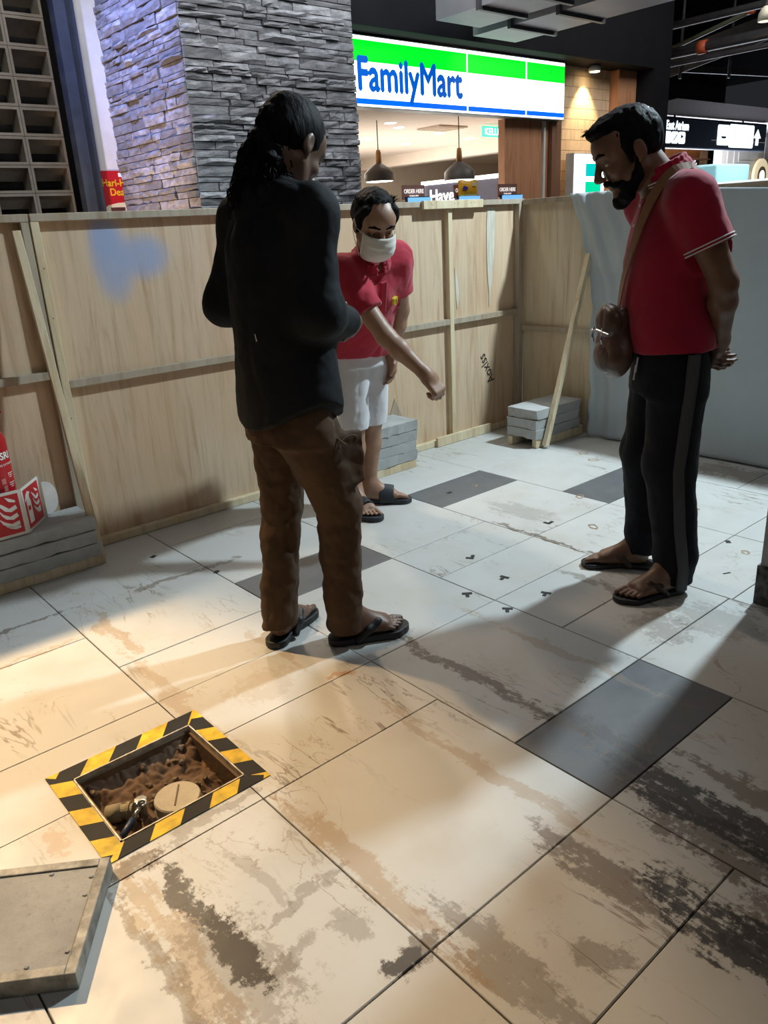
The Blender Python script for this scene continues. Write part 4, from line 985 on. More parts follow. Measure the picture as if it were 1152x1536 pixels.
for q in range(2): MB().beam((16.58, 8.59, 2.73+0.04*q), (16.84, 8.59, 2.75+0.04*q), 0.006, 0.016, (0, 1, 0)).build('symbol', M_esd, es)
MB().prism([(18.12, 2.56), (18.24, 2.56), (18.24, 2.70), (18.34, 2.70), (18.18, 2.87), (18.02, 2.70), (18.12, 2.70)], lambda u, v, t: (u, t, v), 8.594, 8.600).build('arrow', E_es, es)
MB().prism([(14.24, 2.70), (14.30, 2.66), (14.30, 2.74)], lambda u, v, t: (u, t, v), 8.594, 8.600).build('arrow', E_es, es)
for x in (14.9, 17.6): MB().tube([(x, 8.66, 2.98), (x, 8.66, 3.05)], 0.02, 8).build('hanger', M_pipe, es)
MB().prism([(13.9, 3.02), (14.15, 3.16), (14.9, 3.30), (25, 3.30), (25, 3.02)], lambda u, v, t: (u, t, v), 8.62, 13.5).build('ceiling_white_soffit', mat('soffit_white', (0.68, 0.66, 0.68), 0.7, var=0.03), kind='structure')
light('atrium_light', 'AREA', (17.5, 9.5, 0.9), 330, (0.86, 0.90, 1.0), 3.0, (17.5, 9.5, 4))
light('atrium_light', 'AREA', (17.5, 9.8, 2.95), 90, (1.0, 0.85, 0.7), 2.5, (17.5, 10.6, 0))
MB().box(14.2, 21.4, 11.4, 11.6, 0, 3.02).build('wall_far_shop', mat('far_shop_wall', (0.48, 0.33, 0.20), 0.7), kind='structure')
M_panel = mat('grey_panel', (0.46, 0.45, 0.42), 0.6, var=0.03)
wg = MB().box(19.05, 26, 9.80, 10.0, 0, 3.02).build('wall_grey_panels', M_panel, kind='structure')
for x0, x1, z0, z1 in ((19.3, 19.65, 0.3, 2.75), (19.85, 21.2, 2.35, 2.95), (19.85, 21.2, 0.3, 2.2)):
    b = MB()
    for a in ((x0, x1, z0, z0+0.03), (x0, x1, z1-0.03, z1), (x0, x0+0.03, z0+0.03, z1-0.03), (x1-0.03, x1, z0+0.03, z1-0.03)): b.box(a[0], a[1], 9.782, 9.80, a[2], a[3])
    b.build('panel_moulding', M_panel, wg)
# shelf with goods in the far shop
sh = empty('display_shelf', (18.5, 11.2, 0), 'lit brown display shelf in the far shop', 'shelf')
MB().box(15.5, 20.8, 11.30, 11.38, 0, 2.85).build('back_panel', mat('shelf_brown', (0.10, 0.045, 0.02), 0.6), sh)
for z in (2.05, 2.30, 2.55): MB().box(15.5, 20.8, 11.0, 11.30, z-0.03, z).build('shelf_board', MATS['shelf_brown'], sh)
E_warm = emit('warm_strip', (1.0, 0.55, 0.2), 1.5)
MB().box(15.5, 20.8, 11.05, 11.30, 2.78, 2.85).build('shelf_light', E_warm, sh)
goods = [('tan', (0.5, 0.35, 0.2)), ('dark brown', (0.12, 0.03, 0.02)), ('silver', (0.6, 0.6, 0.6)), ('red', (0.35, 0.08, 0.05)), ('blue', (0.1, 0.2, 0.4)), ('pale', (0.55, 0.5, 0.45)), ('orange', (0.5, 0.2, 0.05)), ('black', (0.02, 0.02, 0.02)), ('pink', (0.5, 0.2, 0.2))]
for i, (nm_, c_) in enumerate(goods):
    x = 18.3+i*0.26; w = 0.10; z = 2.30 if i < 7 else 2.05; hgt = (0.2, 0.17, 0.19)[i % 3]; x = x if i < 7 else 19.7+0.25*(i-7)
    MB().box(x-w, x+w, 11.05, 11.2, z+0.001, z+hgt).build('goods_box', mat('goods_'+nm_.replace(' ', '_'), c_, 0.4), origin=(x, 11.12, z+0.001), label=nm_+' goods box standing on the far shop shelf', cat='box', group='goods on the far shop shelf')
rl = empty('round_shop_logo', (20.5, 9.7, 1.7), 'round cream illuminated logo on grey panelled wall', 'sign')
RXC, RZC, RY = 20.85, 2.03, 9.72
MB().lathe([(0.40, 0.0), (0.40, 0.05), (0.38, 0.06), (0, 0.0605)], 32, (RXC, RY, RZC), 'y').build('disc', emit('logo_cream', (0.80, 0.68, 0.42), 0.5), rl)
MB().lathe([(0.22, 0.055), (0.22, 0.07), (0.20, 0.072), (0, 0.0725)], 24, (RXC, RY, RZC), 'y').build('inner_disc', mat('logo_brown', (0.22, 0.15, 0.08), 0.5), rl)
MB().lathe([(0.13, 0.06), (0.13, 0.08), (0, 0.081)], 24, (RXC, RY, RZC), 'y').build('centre', emit('logo_centre', (1, 0.95, 0.85), 1.5), rl)
# plastic covered boxes behind the sheet
def frosted():
    t = NT('frosted_plastic'); t.b.inputs['Base Color'].default_value = (0.55, 0.72, 0.74, 1); t.b.inputs['Roughness'].default_value = 0.35
    tr = t.n('ShaderNodeBsdfTranslucent'); tr.inputs[0].default_value = (0.6, 0.78, 0.8, 1); mx = t.n('ShaderNodeMixShader'); mx.inputs[0].default_value = 0.45
    t.l(t.b.outputs[0], mx.inputs[1]); t.l(tr.outputs[0], mx.inputs[2]); t.l(mx.outputs[0], t.out.inputs['Surface'])
    t.bump(t.noise(t.pos(), 9, 4).outputs[0], 0.3, 0.02); return t.m
M_fr = frosted()
b1 = empty('wrapped_case', (4.75, 2.45, 0), 'narrow tall case wrapped in frosted plastic behind the sheet', 'case')
MB().box(4.55, 4.95, 2.365, 2.545, 0.0, 1.575).build('plastic_wrap', M_fr, b1, bevel=0.012)
MB().box(4.57, 4.93, 2.385, 2.525, 0.0, 1.50).build('inner_case', M_white, b1)
b2 = empty('wrapped_case', (4.75, 1.8, 0), 'wide case wrapped in frosted plastic behind the sheet', 'case')
MB().box(4.50, 5.0, 1.15, 2.345, 0.0, 1.465).build('plastic_wrap', M_fr, b2, bevel=0.012)
MB().box(4.54, 4.96, 1.20, 2.30, 0.0, 1.40).build('inner_case', M_white, b2)

# ------------------------------------------------------------------ organic modelling: signed distance fields + surface nets
def V3(*a): return np.array(a, float)
def unit(v): v = np.asarray(v, float); return v/np.linalg.norm(v)
class Frame:
    """o + f*F + l*L + u*U"""
    def __init__(s, o, F, U=(0, 0, 1)):
        s.o = np.asarray(o, float); s.F = unit(F); U = np.asarray(U, float)
        s.L = unit(np.cross(U, s.F)); s.U = np.cross(s.F, s.L); s.M = np.stack([s.F, s.L, s.U])
    def p(s, f, l, u): return s.o + s.F*f + s.L*l + s.U*u
    def d(s, f, l, u): return s.F*f + s.L*l + s.U*u
    def tilt(s, o, pitch=0, yaw=0, roll=0):
        """new frame at o, pitched down, yawed left, rolled"""
        F = s.F*math.cos(yaw) + s.L*math.sin(yaw); L = -s.F*math.sin(yaw) + s.L*math.cos(yaw)
        F2 = F*math.cos(pitch) - s.U*math.sin(pitch); U2 = F*math.sin(pitch) + s.U*math.cos(pitch)
        L3 = L*math.cos(roll) + U2*math.sin(roll); U3 = -L*math.sin(roll) + U2*math.cos(roll)
        fr = Frame.__new__(Frame); fr.o = np.asarray(o, float); fr.F = F2; fr.L = L3; fr.U = U3; fr.M = np.stack([F2, L3, U3]); return fr

class Field:
    def __init__(s, vox): s.vox = vox; s.ops = []
    def cone(s, a, b, ra, rb, k=0.02, neg=False): s.ops.append(('c', np.asarray(a, float), np.asarray(b, float), ra, rb, k, neg)); return s
    def chain(s, pts, rs, k=0.02):
        for i in range(len(pts)-1): s.cone(pts[i], pts[i+1], rs[i], rs[i+1], k)
        return s
    def ell(s, c, r, fr, k=0.02, neg=False): s.ops.append(('e', np.asarray(c, float), np.asarray(r, float), fr.M, None, k, neg)); return s
    def box(s, c, h, fr, rd=0.005, k=0.01, neg=False): s.ops.append(('b', np.asarray(c, float), np.asarray(h, float), fr.M, rd, k, neg)); return s
    def loft(s, secs, fr, k=0.02):
        """stack of elliptic sections: (centre, rf, rl) joined as flattened cones along their axis"""
        s.ops.append(('l', secs, fr, None, None, k, False)); return s
    def bounds(s):
        lo = np.full(3, 1e9); hi = -lo
        for o in s.ops:
            if o[-1]: continue
            a, b = s.obb(o); lo = np.minimum(lo, a); hi = np.maximum(hi, b)
        return lo, hi
    def obb(s, o):
        if o[0] == 'c': return np.minimum(o[1]-o[3], o[2]-o[4]), np.maximum(o[1]+o[3], o[2]+o[4])
        if o[0] == 'l':
            lo = np.full(3, 1e9); hi = -lo
            for c, rf, rl in o[1]:
                r = max(rf, rl); lo = np.minimum(lo, c-r); hi = np.maximum(hi, c+r)
            return lo, hi
        r = np.linalg.norm(o[2]) if o[0] == 'b' else max(o[2]); return o[1]-r, o[1]+r
    def mesh(s, clip=None, post=None):
        vx = s.vox; lo, hi = s.bounds(); lo = lo-4*vx; hi = hi+4*vx
        n = np.ceil((hi-lo)/vx).astype(int)+1
        W = np.full(n, 0.5, np.float32)
        for o in s.ops:
            a, b = s.obb(o); k = o[5]; pad = max(k*1.2, 0)+4*vx
            i0 = np.maximum(((a-pad-lo)/vx).astype(int), 0); i1 = np.minimum(np.ceil((b+pad-lo)/vx).astype(int)+1, n)
            if np.any(i1 <= i0): continue
            ax = [(lo[q]+vx*np.arange(i0[q], i1[q])).astype(np.float32) for q in range(3)]
            X = np.stack(np.broadcast_arrays(ax[0][:, None, None], ax[1][None, :, None], ax[2][None, None, :]), -1)
            d = s.dist(o, X); sl = tuple(slice(i0[q], i1[q]) for q in range(3)); w = W[sl]
            if o[6]:
                h = np.clip(0.5-0.5*(w+d)/k, 0, 1); W[sl] = w*(1-h)-d*h+k*h*(1-h)
            else:
                h = np.clip(0.5+0.5*(w-d)/k, 0, 1); W[sl] = w*(1-h)+d*h-k*h*(1-h)
        if clip is not None:
            ax = [(lo[q]+vx*np.arange(n[q])).astype(np.float32) for q in range(3)]
            X = np.stack(np.broadcast_arrays(ax[0][:, None, None], ax[1][None, :, None], ax[2][None, None, :]), -1)
            for fn in clip: W = np.maximum(W, fn(X))
            W[0] = W[-1] = 0.5; W[:, 0] = W[:, -1] = 0.5; W[:, :, 0] = W[:, :, -1] = 0.5
        return surface_nets(W, lo, vx)
    def dist(s, o, X):
        if o[0] == 'c':
            a, b, r1, r2 = o[1], o[2], o[3], o[4]; ba = b-a; L = np.linalg.norm(ba)
            if L < 1e-6: return np.linalg.norm(X-a, axis=-1)-max(r1, r2)
            u = ba/L; pa = X-a.astype(np.float32); y = pa@u.astype(np.float32); x = np.sqrt(np.maximum((pa*pa).sum(-1)-y*y, 0))
            sn = np.clip((r1-r2)/L, -0.99, 0.99); cs = math.sqrt(1-sn*sn)
            t = np.clip((y + x*sn/cs)/L, 0, 1)     # foot on the axis of the tangent cone
            return np.sqrt(x*x+(y-t*L)**2)-(r1+(r2-r1)*t)
        if o[0] == 'e':
            q = (X-o[1].astype(np.float32))@o[3].T.astype(np.float32); r = o[2].astype(np.float32)
            k0 = np.linalg.norm(q/r, axis=-1); k1 = np.linalg.norm(q/(r*r), axis=-1)
            return k0*(k0-1)/np.maximum(k1, 1e-6)
        if o[0] == 'b':
            q = np.abs((X-o[1].astype(np.float32))@o[3].T.astype(np.float32))-(o[2]-o[4]).astype(np.float32)
            return np.linalg.norm(np.maximum(q, 0), axis=-1)+np.minimum(q.max(-1), 0)-o[4]
        if o[0] == 'l':
            secs, fr = o[1], o[2]
            q = (X-fr.o.astype(np.float32))@fr.M.T.astype(np.float32)
            cs = np.array([(c-fr.o)@fr.M.T for c, _, _ in secs]); us = cs[:, 2]; od = np.argsort(us)
            us = us[od]; cf = cs[od, 0]; cl = cs[od, 1]; rf = np.array([x[1] for x in secs])[od]; rl = np.array([x[2] for x in secs])[od]
            u = np.clip(q[..., 2], us[0], us[-1])
            # smooth interpolation between sections
            def ip(v): 
                from_u = np.linspace(us[0], us[-1], 200); vv = np.interp(from_u, us, v); kk = np.ones(15)/15; vp = np.concatenate([np.full(7, vv[0]), vv, np.full(7, vv[-1])]); vv = np.convolve(vp, kk, 'valid')
                return np.interp(u, from_u, vv)
            F_, L_, RF, RL = ip(cf), ip(cl), ip(rf), ip(rl)
            x = (q[..., 0]-F_)/RF; y = (q[..., 1]-L_)/RL; k0 = np.sqrt(x*x+y*y); k1 = np.sqrt((x/RF)**2+(y/RL)**2)
            side = k0*(k0-1)/np.maximum(k1, 1e-6); cap = np.abs(q[..., 2]-(us[0]+us[-1])/2)-(us[-1]-us[0])/2
            return np.where(cap > 0, np.sqrt(np.maximum(side, 0)**2+cap**2), np.maximum(side, cap))

def surface_nets(W, lo, vx):
    n = np.array(W.shape); S = W < 0
    c = np.zeros(n-1, np.int8)
    for dx in (0, 1):
        for dy in (0, 1):
            for dz in (0, 1): c += S[dx:n[0]-1+dx, dy:n[1]-1+dy, dz:n[2]-1+dz]
    act = (c > 0) & (c < 8); idx = np.full(n-1, -1, np.int64); cells = np.argwhere(act); idx[act] = np.arange(len(cells))
    acc = np.zeros((len(cells), 3)); cnt = np.zeros(len(cells)); cr = [(a, b, d) for a in (0, 1) for b in (0, 1) for d in (0, 1)]
    vals = {q: W[cells[:, 0]+q[0], cells[:, 1]+q[1], cells[:, 2]+q[2]] for q in cr}
    for q in cr:
        for ax in range(3):
            if q[ax]: continue
            r = list(q); r[ax] = 1; r = tuple(r); a, b = vals[q], vals[r]; m = (a < 0) != (b < 0)
            t = np.where(m, a/np.where(m, a-b, 1), 0)
            p = np.repeat(np.array(q, float)[None], len(cells), 0); p[:, ax] += t
            acc[m] += p[m]; cnt[m] += 1
    verts = (cells+acc/cnt[:, None])*vx+lo
    faces = []
    for ax in range(3):
        o = [0, 1, 2]; o.remove(ax); b1, b2 = o
        sl0 = [slice(None)]*3; sl1 = [slice(None)]*3; sl0[ax] = slice(0, n[ax]-1); sl1[ax] = slice(1, n[ax])
        a = S[tuple(sl0)]; b = S[tuple(sl1)]; ch = np.argwhere(a != b)
        ch = ch[(ch[:, b1] > 0) & (ch[:, b2] > 0) & (ch[:, b1] < n[b1]-1) & (ch[:, b2] < n[b2]-1)]
        if not len(ch): continue
        ins = a[tuple(ch.T)]
        def g(d1, d2): q = ch.copy(); q[:, b1] -= d1; q[:, b2] -= d2; return idx[tuple(q.T)]
        Q = np.stack([g(0, 0), g(1, 0), g(1, 1), g(0, 1)], 1)
        flip = ins if ax != 1 else ~ins
        Q[flip] = Q[flip][:, ::-1]
        faces.append(Q)
    F = np.concatenate(faces); F = F[(F >= 0).all(1)]
    return verts, F

def relax(v, f, it=2, lam=0.5):
    e = np.concatenate([f[:, [0, 1]], f[:, [1, 2]], f[:, [2, 3]], f[:, [3, 0]]]); e = np.concatenate([e, e[:, ::-1]])
    for _ in range(it):
        s = np.zeros_like(v); c = np.zeros(len(v))
        for q in range(3): s[:, q] = np.bincount(e[:, 0], v[e[:, 1], q], len(v))
        c = np.bincount(e[:, 0], minlength=len(v)); v = v+lam*(s/np.maximum(c, 1)[:, None]-v)
    return v
def normals(v, f):
    a = v[f[:, 2]]-v[f[:, 0]]; b = v[f[:, 3]]-v[f[:, 1]]; n = np.cross(a, b); s = np.zeros_like(v)
    for k in range(4):
        for q in range(3): s[:, q] += np.bincount(f[:, k], n[:, q], len(v))
    return s/np.maximum(np.linalg.norm(s, axis=1), 1e-12)[:, None]
def organic(name, fld, m, parent, clip=None, it=2, disp=None, label=None):
    v, f = fld.mesh(clip); v = relax(v, f, it)
    if disp is not None:
        v = v + normals(v, f)*disp(v)[:, None]
    pl_ = np.array(parent_loc(parent)[:]); v = v-pl_
    me = bpy.data.meshes.new(name); me.vertices.add(len(v)); me.vertices.foreach_set('co', v.ravel().astype(np.float32))
    me.loops.add(f.size); me.loops.foreach_set('vertex_index', f.ravel().astype(np.int32)); me.polygons.add(len(f))
    me.polygons.foreach_set('loop_start', np.arange(0, f.size, 4, dtype=np.int32)); me.polygons.foreach_set('loop_total', np.full(len(f), 4, np.int32))
    me.polygons.foreach_set('use_smooth', np.ones(len(f), bool)); me.update(calc_edges=True); me.validate()
    me.materials.append(m)
    return mesh_obj(name, me, parent, label=label)

def hand(B, W, d, n, side, curl=(0.5, 0.6, 0.4), sc=1.0, spread=0.010, thumb_in=0.4, fist=False):
    """W wrist, d towards fingers, n palm normal (out of the palm), side +1 thumb on cross(n,d)"""
    d = unit(d); n = unit(n-d*np.dot(n, d)); a = np.cross(n, d)*side
    fr = Frame.__new__(Frame); fr.o = W; fr.F = d; fr.L = a; fr.U = n; fr.M = np.stack([d, a, n])
    B.cone(W-d*0.01, W+d*0.02, 0.026*sc, 0.027*sc, 0.02)
    B.box(W+d*0.052*sc, V3(0.046, 0.037, 0.013)*sc, fr, 0.012*sc, 0.018)
    for i, (off, ln) in enumerate(((0.028, 0.072), (0.0095, 0.080), (-0.0095, 0.075), (-0.028, 0.060))):
        p = W+d*(0.090-0.004*abs(i-1.3))*sc+a*off*sc; ang = 0.0; dirv = d+a*spread*(1.5-i)*2
        for j, fr_ in enumerate((0.45, 0.31, 0.24)):
            ang += curl[j]*(1.0+0.08*i); q = p+(dirv*math.cos(ang)+n*math.sin(ang))*ln*fr_*sc
            r0 = (0.0092-0.0009*j)*sc; B.cone(p, q, r0, r0-0.0009, 0.004 if j else 0.008); p = q
    t0 = W+d*0.028*sc+a*0.030*sc+n*0.004; t1 = t0+(d*0.55+a*0.75*(1-thumb_in)+n*thumb_in)*0.040*sc
    t2 = t1+(d*0.9+a*0.2*(1-thumb_in)+n*thumb_in*0.6-a*0.3*thumb_in)*0.032*sc; t3 = t2+(d*0.8-a*0.45*thumb_in+n*0.2)*0.026*sc
    B.cone(W+d*0.015+a*0.018, t0, 0.018*sc, 0.015*sc, 0.015).cone(t0, t1, 0.0145*sc, 0.0115*sc, 0.010).cone(t1, t2, 0.011*sc, 0.0098*sc, 0.004).cone(t2, t3, 0.0098*sc, 0.008*sc, 0.003)

def foot(B, heel, d, z0, ankle, sc=1.0, side=1):
    """heel: rear point on the floor plane; d direction; side +1 when the big toe is to the left of d"""
    d = unit(V3(d[0], d[1], 0)); l = V3(-d[1], d[0], 0)*side; H = V3(heel[0], heel[1], z0)
    P = lambda f, s_, u: H+d*f*sc+l*s_*sc+V3(0, 0, u*sc)
    B.cone(P(0.040, 0, 0.030), P(0.075, 0, 0.030), 0.030*sc, 0.030*sc, 0.02)
    B.cone(ankle, P(0.055, 0, 0.040), 0.036*sc, 0.034*sc, 0.03)
    B.cone(ankle+d*0.012, P(0.150, 0.004, 0.030), 0.034*sc, 0.026*sc, 0.03).cone(P(0.10, -0.012, 0.022), P(0.175, -0.022, 0.018), 0.026*sc, 0.020*sc, 0.03).cone(P(0.10, 0.012, 0.026), P(0.180, 0.020, 0.020), 0.024*sc, 0.021*sc, 0.03)
    for s_, f0, f1, r in ((0.027, 0.185, 0.240, 0.0120), (0.0065, 0.190, 0.238, 0.0080), (-0.0105, 0.186, 0.228, 0.0076), (-0.026, 0.180, 0.216, 0.0072), (-0.040, 0.170, 0.200, 0.0070)):
        B.cone(P(f0, s_, 0.014), P((f0+f1)/2, s_, 0.016), r*sc, r*sc, 0.006).cone(P((f0+f1)/2, s_, 0.015), P(f1, s_, 0.010), r*sc, r*0.95*sc, 0.0015)

def sole_field(heel, d, z0, z1, sc=1.0, side=1, vox=0.003):
    d = unit(V3(d[0], d[1], 0)); l = V3(-d[1], d[0], 0)*side; H = V3(heel[0], heel[1], 0)
    def fn(X):
        q = X-H.astype(np.float32); u = q@d.astype(np.float32)/sc; v = q@l.astype(np.float32)/sc
        def c2(a, ra, b, rb):
            ba = np.array(b)-np.array(a); L2 = ba@ba; t = np.clip(((u-a[0])*ba[0]+(v-a[1])*ba[1])/L2, 0, 1)
            return np.hypot(u-a[0]-ba[0]*t, v-a[1]-ba[1]*t)-(ra+(rb-ra)*t)
        d2 = np.minimum(np.minimum(c2((0.030, 0), 0.038, (0.12, -0.006), 0.036), c2((0.12, -0.006), 0.036, (0.200, -0.002), 0.050)), c2((0.200, -0.002), 0.050, (0.226, 0.008), 0.042))*sc
        z = X[..., 2]; return np.maximum(d2, np.maximum(z-z1, z0-z)).astype(np.float32)
    B = Field(vox); mid = H+d*0.13*sc+V3(0, 0, (z0+z1)/2); fr = Frame(mid, d); B.box(mid, V3(0.155*sc, 0.07*sc, (z1-z0)/2+0.004), fr, 0.001, 0.001)
    return B, [fn]

def head(B, fr, sc=1.0, ears=True, lid=0.0135):
    P = lambda f, l, u: fr.p(f*sc, l*sc, u*sc); R = lambda *a: V3(*a)*sc
    B.ell(P(-0.012, 0, 0.048), R(0.098, 0.075, 0.082), fr, 0.02); B.ell(P(0.030, 0, -0.020), R(0.062, 0.060, 0.088), fr, 0.03)
    B.ell(P(0.045, 0, 0.050), R(0.055, 0.062, 0.050), fr, 0.03)
    for s_ in (-1, 1):
        B.cone(P(0.0, 0.052*s_, -0.045), P(0.062, 0.016*s_, -0.098), 0.020*sc, 0.018*sc, 0.025)
        B.ell(P(0.064, 0.040*s_, -0.022), R(0.024, 0.020, 0.020), fr, 0.015)         # cheekbones
        B.ell(P(0.098, 0.032*s_, 0.012), R(0.014, 0.017, 0.011), fr, 0.012, True)    # eye sockets
        B.cone(P(0.088, 0.014*s_, 0.030), P(0.078, 0.050*s_, 0.032), 0.008*sc, 0.007*sc, 0.012)
        B.ell(P(0.0805, 0.032*s_, lid), R(0.0128, 0.0138, 0.0122), fr, 0.003)
        B.ell(P(0.107, 0.011*s_, -0.030), R(0.012, 0.009, 0.008), fr, 0.006)
        if ears:
            B.ell(P(-0.010, 0.077*s_, 0.000), R(0.019, 0.010, 0.033), fr, 0.006); B.ell(P(-0.004, 0.087*s_, 0.004), R(0.009, 0.006, 0.018), fr, 0.004, True)
            B.cone(P(-0.004, 0.076*s_, -0.026), P(0.002, 0.074*s_, -0.030), 0.007*sc, 0.006*sc, 0.004)
    B.cone(P(0.094, 0, 0.022), P(0.118, 0, -0.022), 0.0085*sc, 0.0125*sc, 0.010)
    B.cone(P(0.084, -0.018, -0.058), P(0.084, 0.018, -0.058), 0.0095*sc, 0.0095*sc, 0.008).cone(P(0.094, -0.012, -0.054), P(0.094, 0.012, -0.054), 0.006*sc, 0.006*sc, 0.004).cone(P(0.090, -0.012, -0.066), P(0.090, 0.012, -0.066), 0.007*sc, 0.007*sc, 0.004)
    B.ell(P(0.078, 0, -0.096), R(0.020, 0.022, 0.018), fr, 0.02)
def eyes(parent, fr, sc, m_w, m_i):
    for s_ in (-1, 1):
        c = fr.p(0.079*sc, 0.032*s_*sc, 0.012*sc); b = MB(); bm = bmesh.new(); bmesh.ops.create_uvsphere(bm, u_segments=16, v_segments=10, radius=0.0125*sc)
        me = bpy.data.meshes.new('eye'); bm.to_mesh(me); bm.free(); me.materials.append(m_w); e = mesh_obj('eye', me, parent, Vector(c)-parent_loc(parent))
        bm = bmesh.new(); bmesh.ops.create_uvsphere(bm, u_segments=12, v_segments=8, radius=0.0062*sc); me = bpy.data.meshes.new('iris'); bm.to_mesh(me); bm.free(); me.materials.append(m_i)
        mesh_obj('iris', me, e, Vector(fr.d(0.0075*sc, 0, -0.001*sc)))
def strand(ctrl, r, n=6): return ctrl, r

def folds(amp=0.004, sx=(14, 14, 5), seed=0, amp2=0.0015):
    S_ = np.array(sx, float)
    def fn(v):
        w = v + 0.03*np.stack([noise3(v*7, seed+11), noise3(v*7, seed+12), noise3(v*7, seed+13)], -1)
        a = noise3(w*S_, seed); return amp*(1-np.abs(a)*2.2)*0.7 + amp2*fbm(v*28, 2, seed+3)
    return fn
def ring(c, axis, r, rb=None, n=28, ref=None):
    axis = Vector(axis).normalized(); u = Vector(ref).normalized() if ref is not None else axis.orthogonal().normalized(); u = (u-axis*u.dot(axis)).normalized(); w = axis.cross(u)
    return [Vector(c)+u*math.cos(2*math.pi*k/n)*r+w*math.sin(2*math.pi*k/n)*(rb or r) for k in range(n)]

M_skA = skin('skin_dark', (0.150, 0.082, 0.052)); M_skB = skin('skin_tan', (0.36, 0.205, 0.130)); M_skC = skin('skin_brown', (0.175, 0.092, 0.055))
M_hair = mat('hair_black', (0.006, 0.006, 0.007), 0.6, var=0.3, scale=60, stretch=(1, 1, 0.3), bump=0.3, bscale=150, spec=0.08)
M_eyew = mat('eye_white', (0.62, 0.58, 0.52), 0.3, var=0.02); M_iris = mat('iris_brown', (0.03, 0.015, 0.01), 0.2)
M_blackshirt = fabric('black_shirt', (0.0075, 0.0095, 0.0125), 0.2, 0.8); M_brown = fabric('brown_trousers', (0.078, 0.046, 0.026), 0.2, 0.85)
M_polo = fabric('red_polo', (0.42, 0.022, 0.045), 0.1); M_polo2 = fabric('crimson_polo', (0.33, 0.008, 0.035), 0.1)
M_navyt = fabric('navy_trackpants', (0.006, 0.0075, 0.011), 0.2); M_greystripe = fabric('grey_stripe', (0.075, 0.078, 0.082), 0.1); M_whitesh = fabric('white_shorts', (0.66, 0.66, 0.68), 0.05)
M_rubber = mat('sandal_rubber', (0.010, 0.010, 0.011), 0.55, var=0.2); M_slide = mat('slide_rubber', (0.022, 0.027, 0.033), 0.6); M_thong = mat('thong_brown', (0.035, 0.020, 0.013), 0.5)
M_mask = fabric('face_mask', (0.74, 0.72, 0.66), 0.04, 0.8); M_pipe_w = fabric('white_piping', (0.75, 0.72, 0.72), 0.03)

# ================================================================== man A: black shirt, brown trousers, seen from behind
A = empty('person', (1.32, 2.0, 0), 'person with ponytail in black shirt and brown trousers, head bowed', 'person')
fa = Frame((1.315, 1.995, 0), (math.cos(-0.08), math.sin(-0.08), 0))
hdA = fa.tilt(fa.p(0.075, -0.005, 1.560), math.radians(36), math.radians(18))
hl, hr = V3(1.212, 2.075, 0), V3(1.372, 1.945, 0); dl, dr = unit(V3(0.25, 0.128, 0)), unit(V3(0.243, -0.112, 0))
ankL, ankR = hl+dl*0.055+V3(0, 0, 0.105), hr+dr*0.055+V3(0, 0, 0.105)
hipL, hipR = fa.p(-0.02, 0.085, 0.86), fa.p(-0.01, -0.09, 0.86); knL, knR = (hipL+ankL)/2+fa.d(0.035, 0.01, 0.02), (hipR+ankR)/2+fa.d(0.05, 0.0, 0.02)
shL, shR = fa.p(0.0, 0.185, 1.385), fa.p(0.015, -0.185, 1.385); elL, elR = fa.p(-0.055, 0.270, 1.125), fa.p(0.0, -0.225, 1.115); wrL, wrR = fa.p(0.20, 0.09, 1.08), fa.p(0.21, -0.06, 1.07)
B = Field(0.0040)
B.loft([(fa.p(-0.01, 0, 0.80), 0.10, 0.15), (fa.p(0, 0, 1.0), 0.095, 0.14), (fa.p(0.0, 0, 1.25), 0.105, 0.16), (fa.p(0.0, 0, 1.40), 0.075, 0.13)], fa, 0.03)
B.cone(fa.p(0.0, 0, 1.38), hdA.p(-0.03, 0, -0.05), 0.062, 0.055, 0.04)
for s_, e_, w_ in ((shL, elL, wrL), (shR, elR, wrR)): B.chain([s_, e_, w_], [0.050, 0.040, 0.027], 0.02)
for h_, k_, a_ in ((hipL, knL, ankL), (hipR, knR, ankR)): B.chain([h_, k_, a_], [0.078, 0.052, 0.037], 0.02)
hand(B, wrL, fa.d(0.3, -0.9, 0.1), fa.d(-0.8, -0.2, 0.1), -1, (0.5, 0.7, 0.5)); hand(B, wrR, fa.d(0.3, 0.9, -0.1), fa.d(-0.8, 0.2, 0), 1, (0.5, 0.7, 0.5))
foot(B, hl, dl, 0.026, ankL, 1.03, -1); foot(B, hr, dr, 0.026, ankR, 1.03, 1)
head(B, hdA, 1.0)
organic('body', B, M_skA, A)
eyes(A, hdA, 1.0, M_eyew, M_iris)
Hh = Field(0.004)
Hp = lambda f, l, u: hdA.p(f, l, u)
Hh.ell(Hp(-0.014, 0, 0.050), V3(0.106, 0.083, 0.091), hdA, 0.02); Hh.ell(Hp(-0.050, 0, 0.005), V3(0.066, 0.070, 0.065), hdA, 0.03)
def hair_clip(fr, planes):
    def mk(n_, c_):
        n_ = np.asarray(n_, float); n_ = n_/np.linalg.norm(n_)
        def fn(X): q = (X-fr.o.astype(np.float32))@fr.M.T.astype(np.float32); return (q@n_.astype(np.float32)-c_).astype(np.float32)
        return fn
    return [mk(n_, c_) for n_, c_ in planes]
def combed(seed, amp=0.003):
    return lambda v: amp*noise3(v*np.array([90, 90, 25.]), seed)+amp*0.8*noise3(v*np.array([38, 38, 14.]), seed+1)
organic('hair', Hh, M_hair, A, hair_clip(hdA, [((0.78, 0, -0.62), 0.040), ((0.15, 0, -1), 0.055)]), 2, combed(5, 0.0015))
Ht = Field(0.005)
def pA(f, l, u): return fa.p(f, l, u)
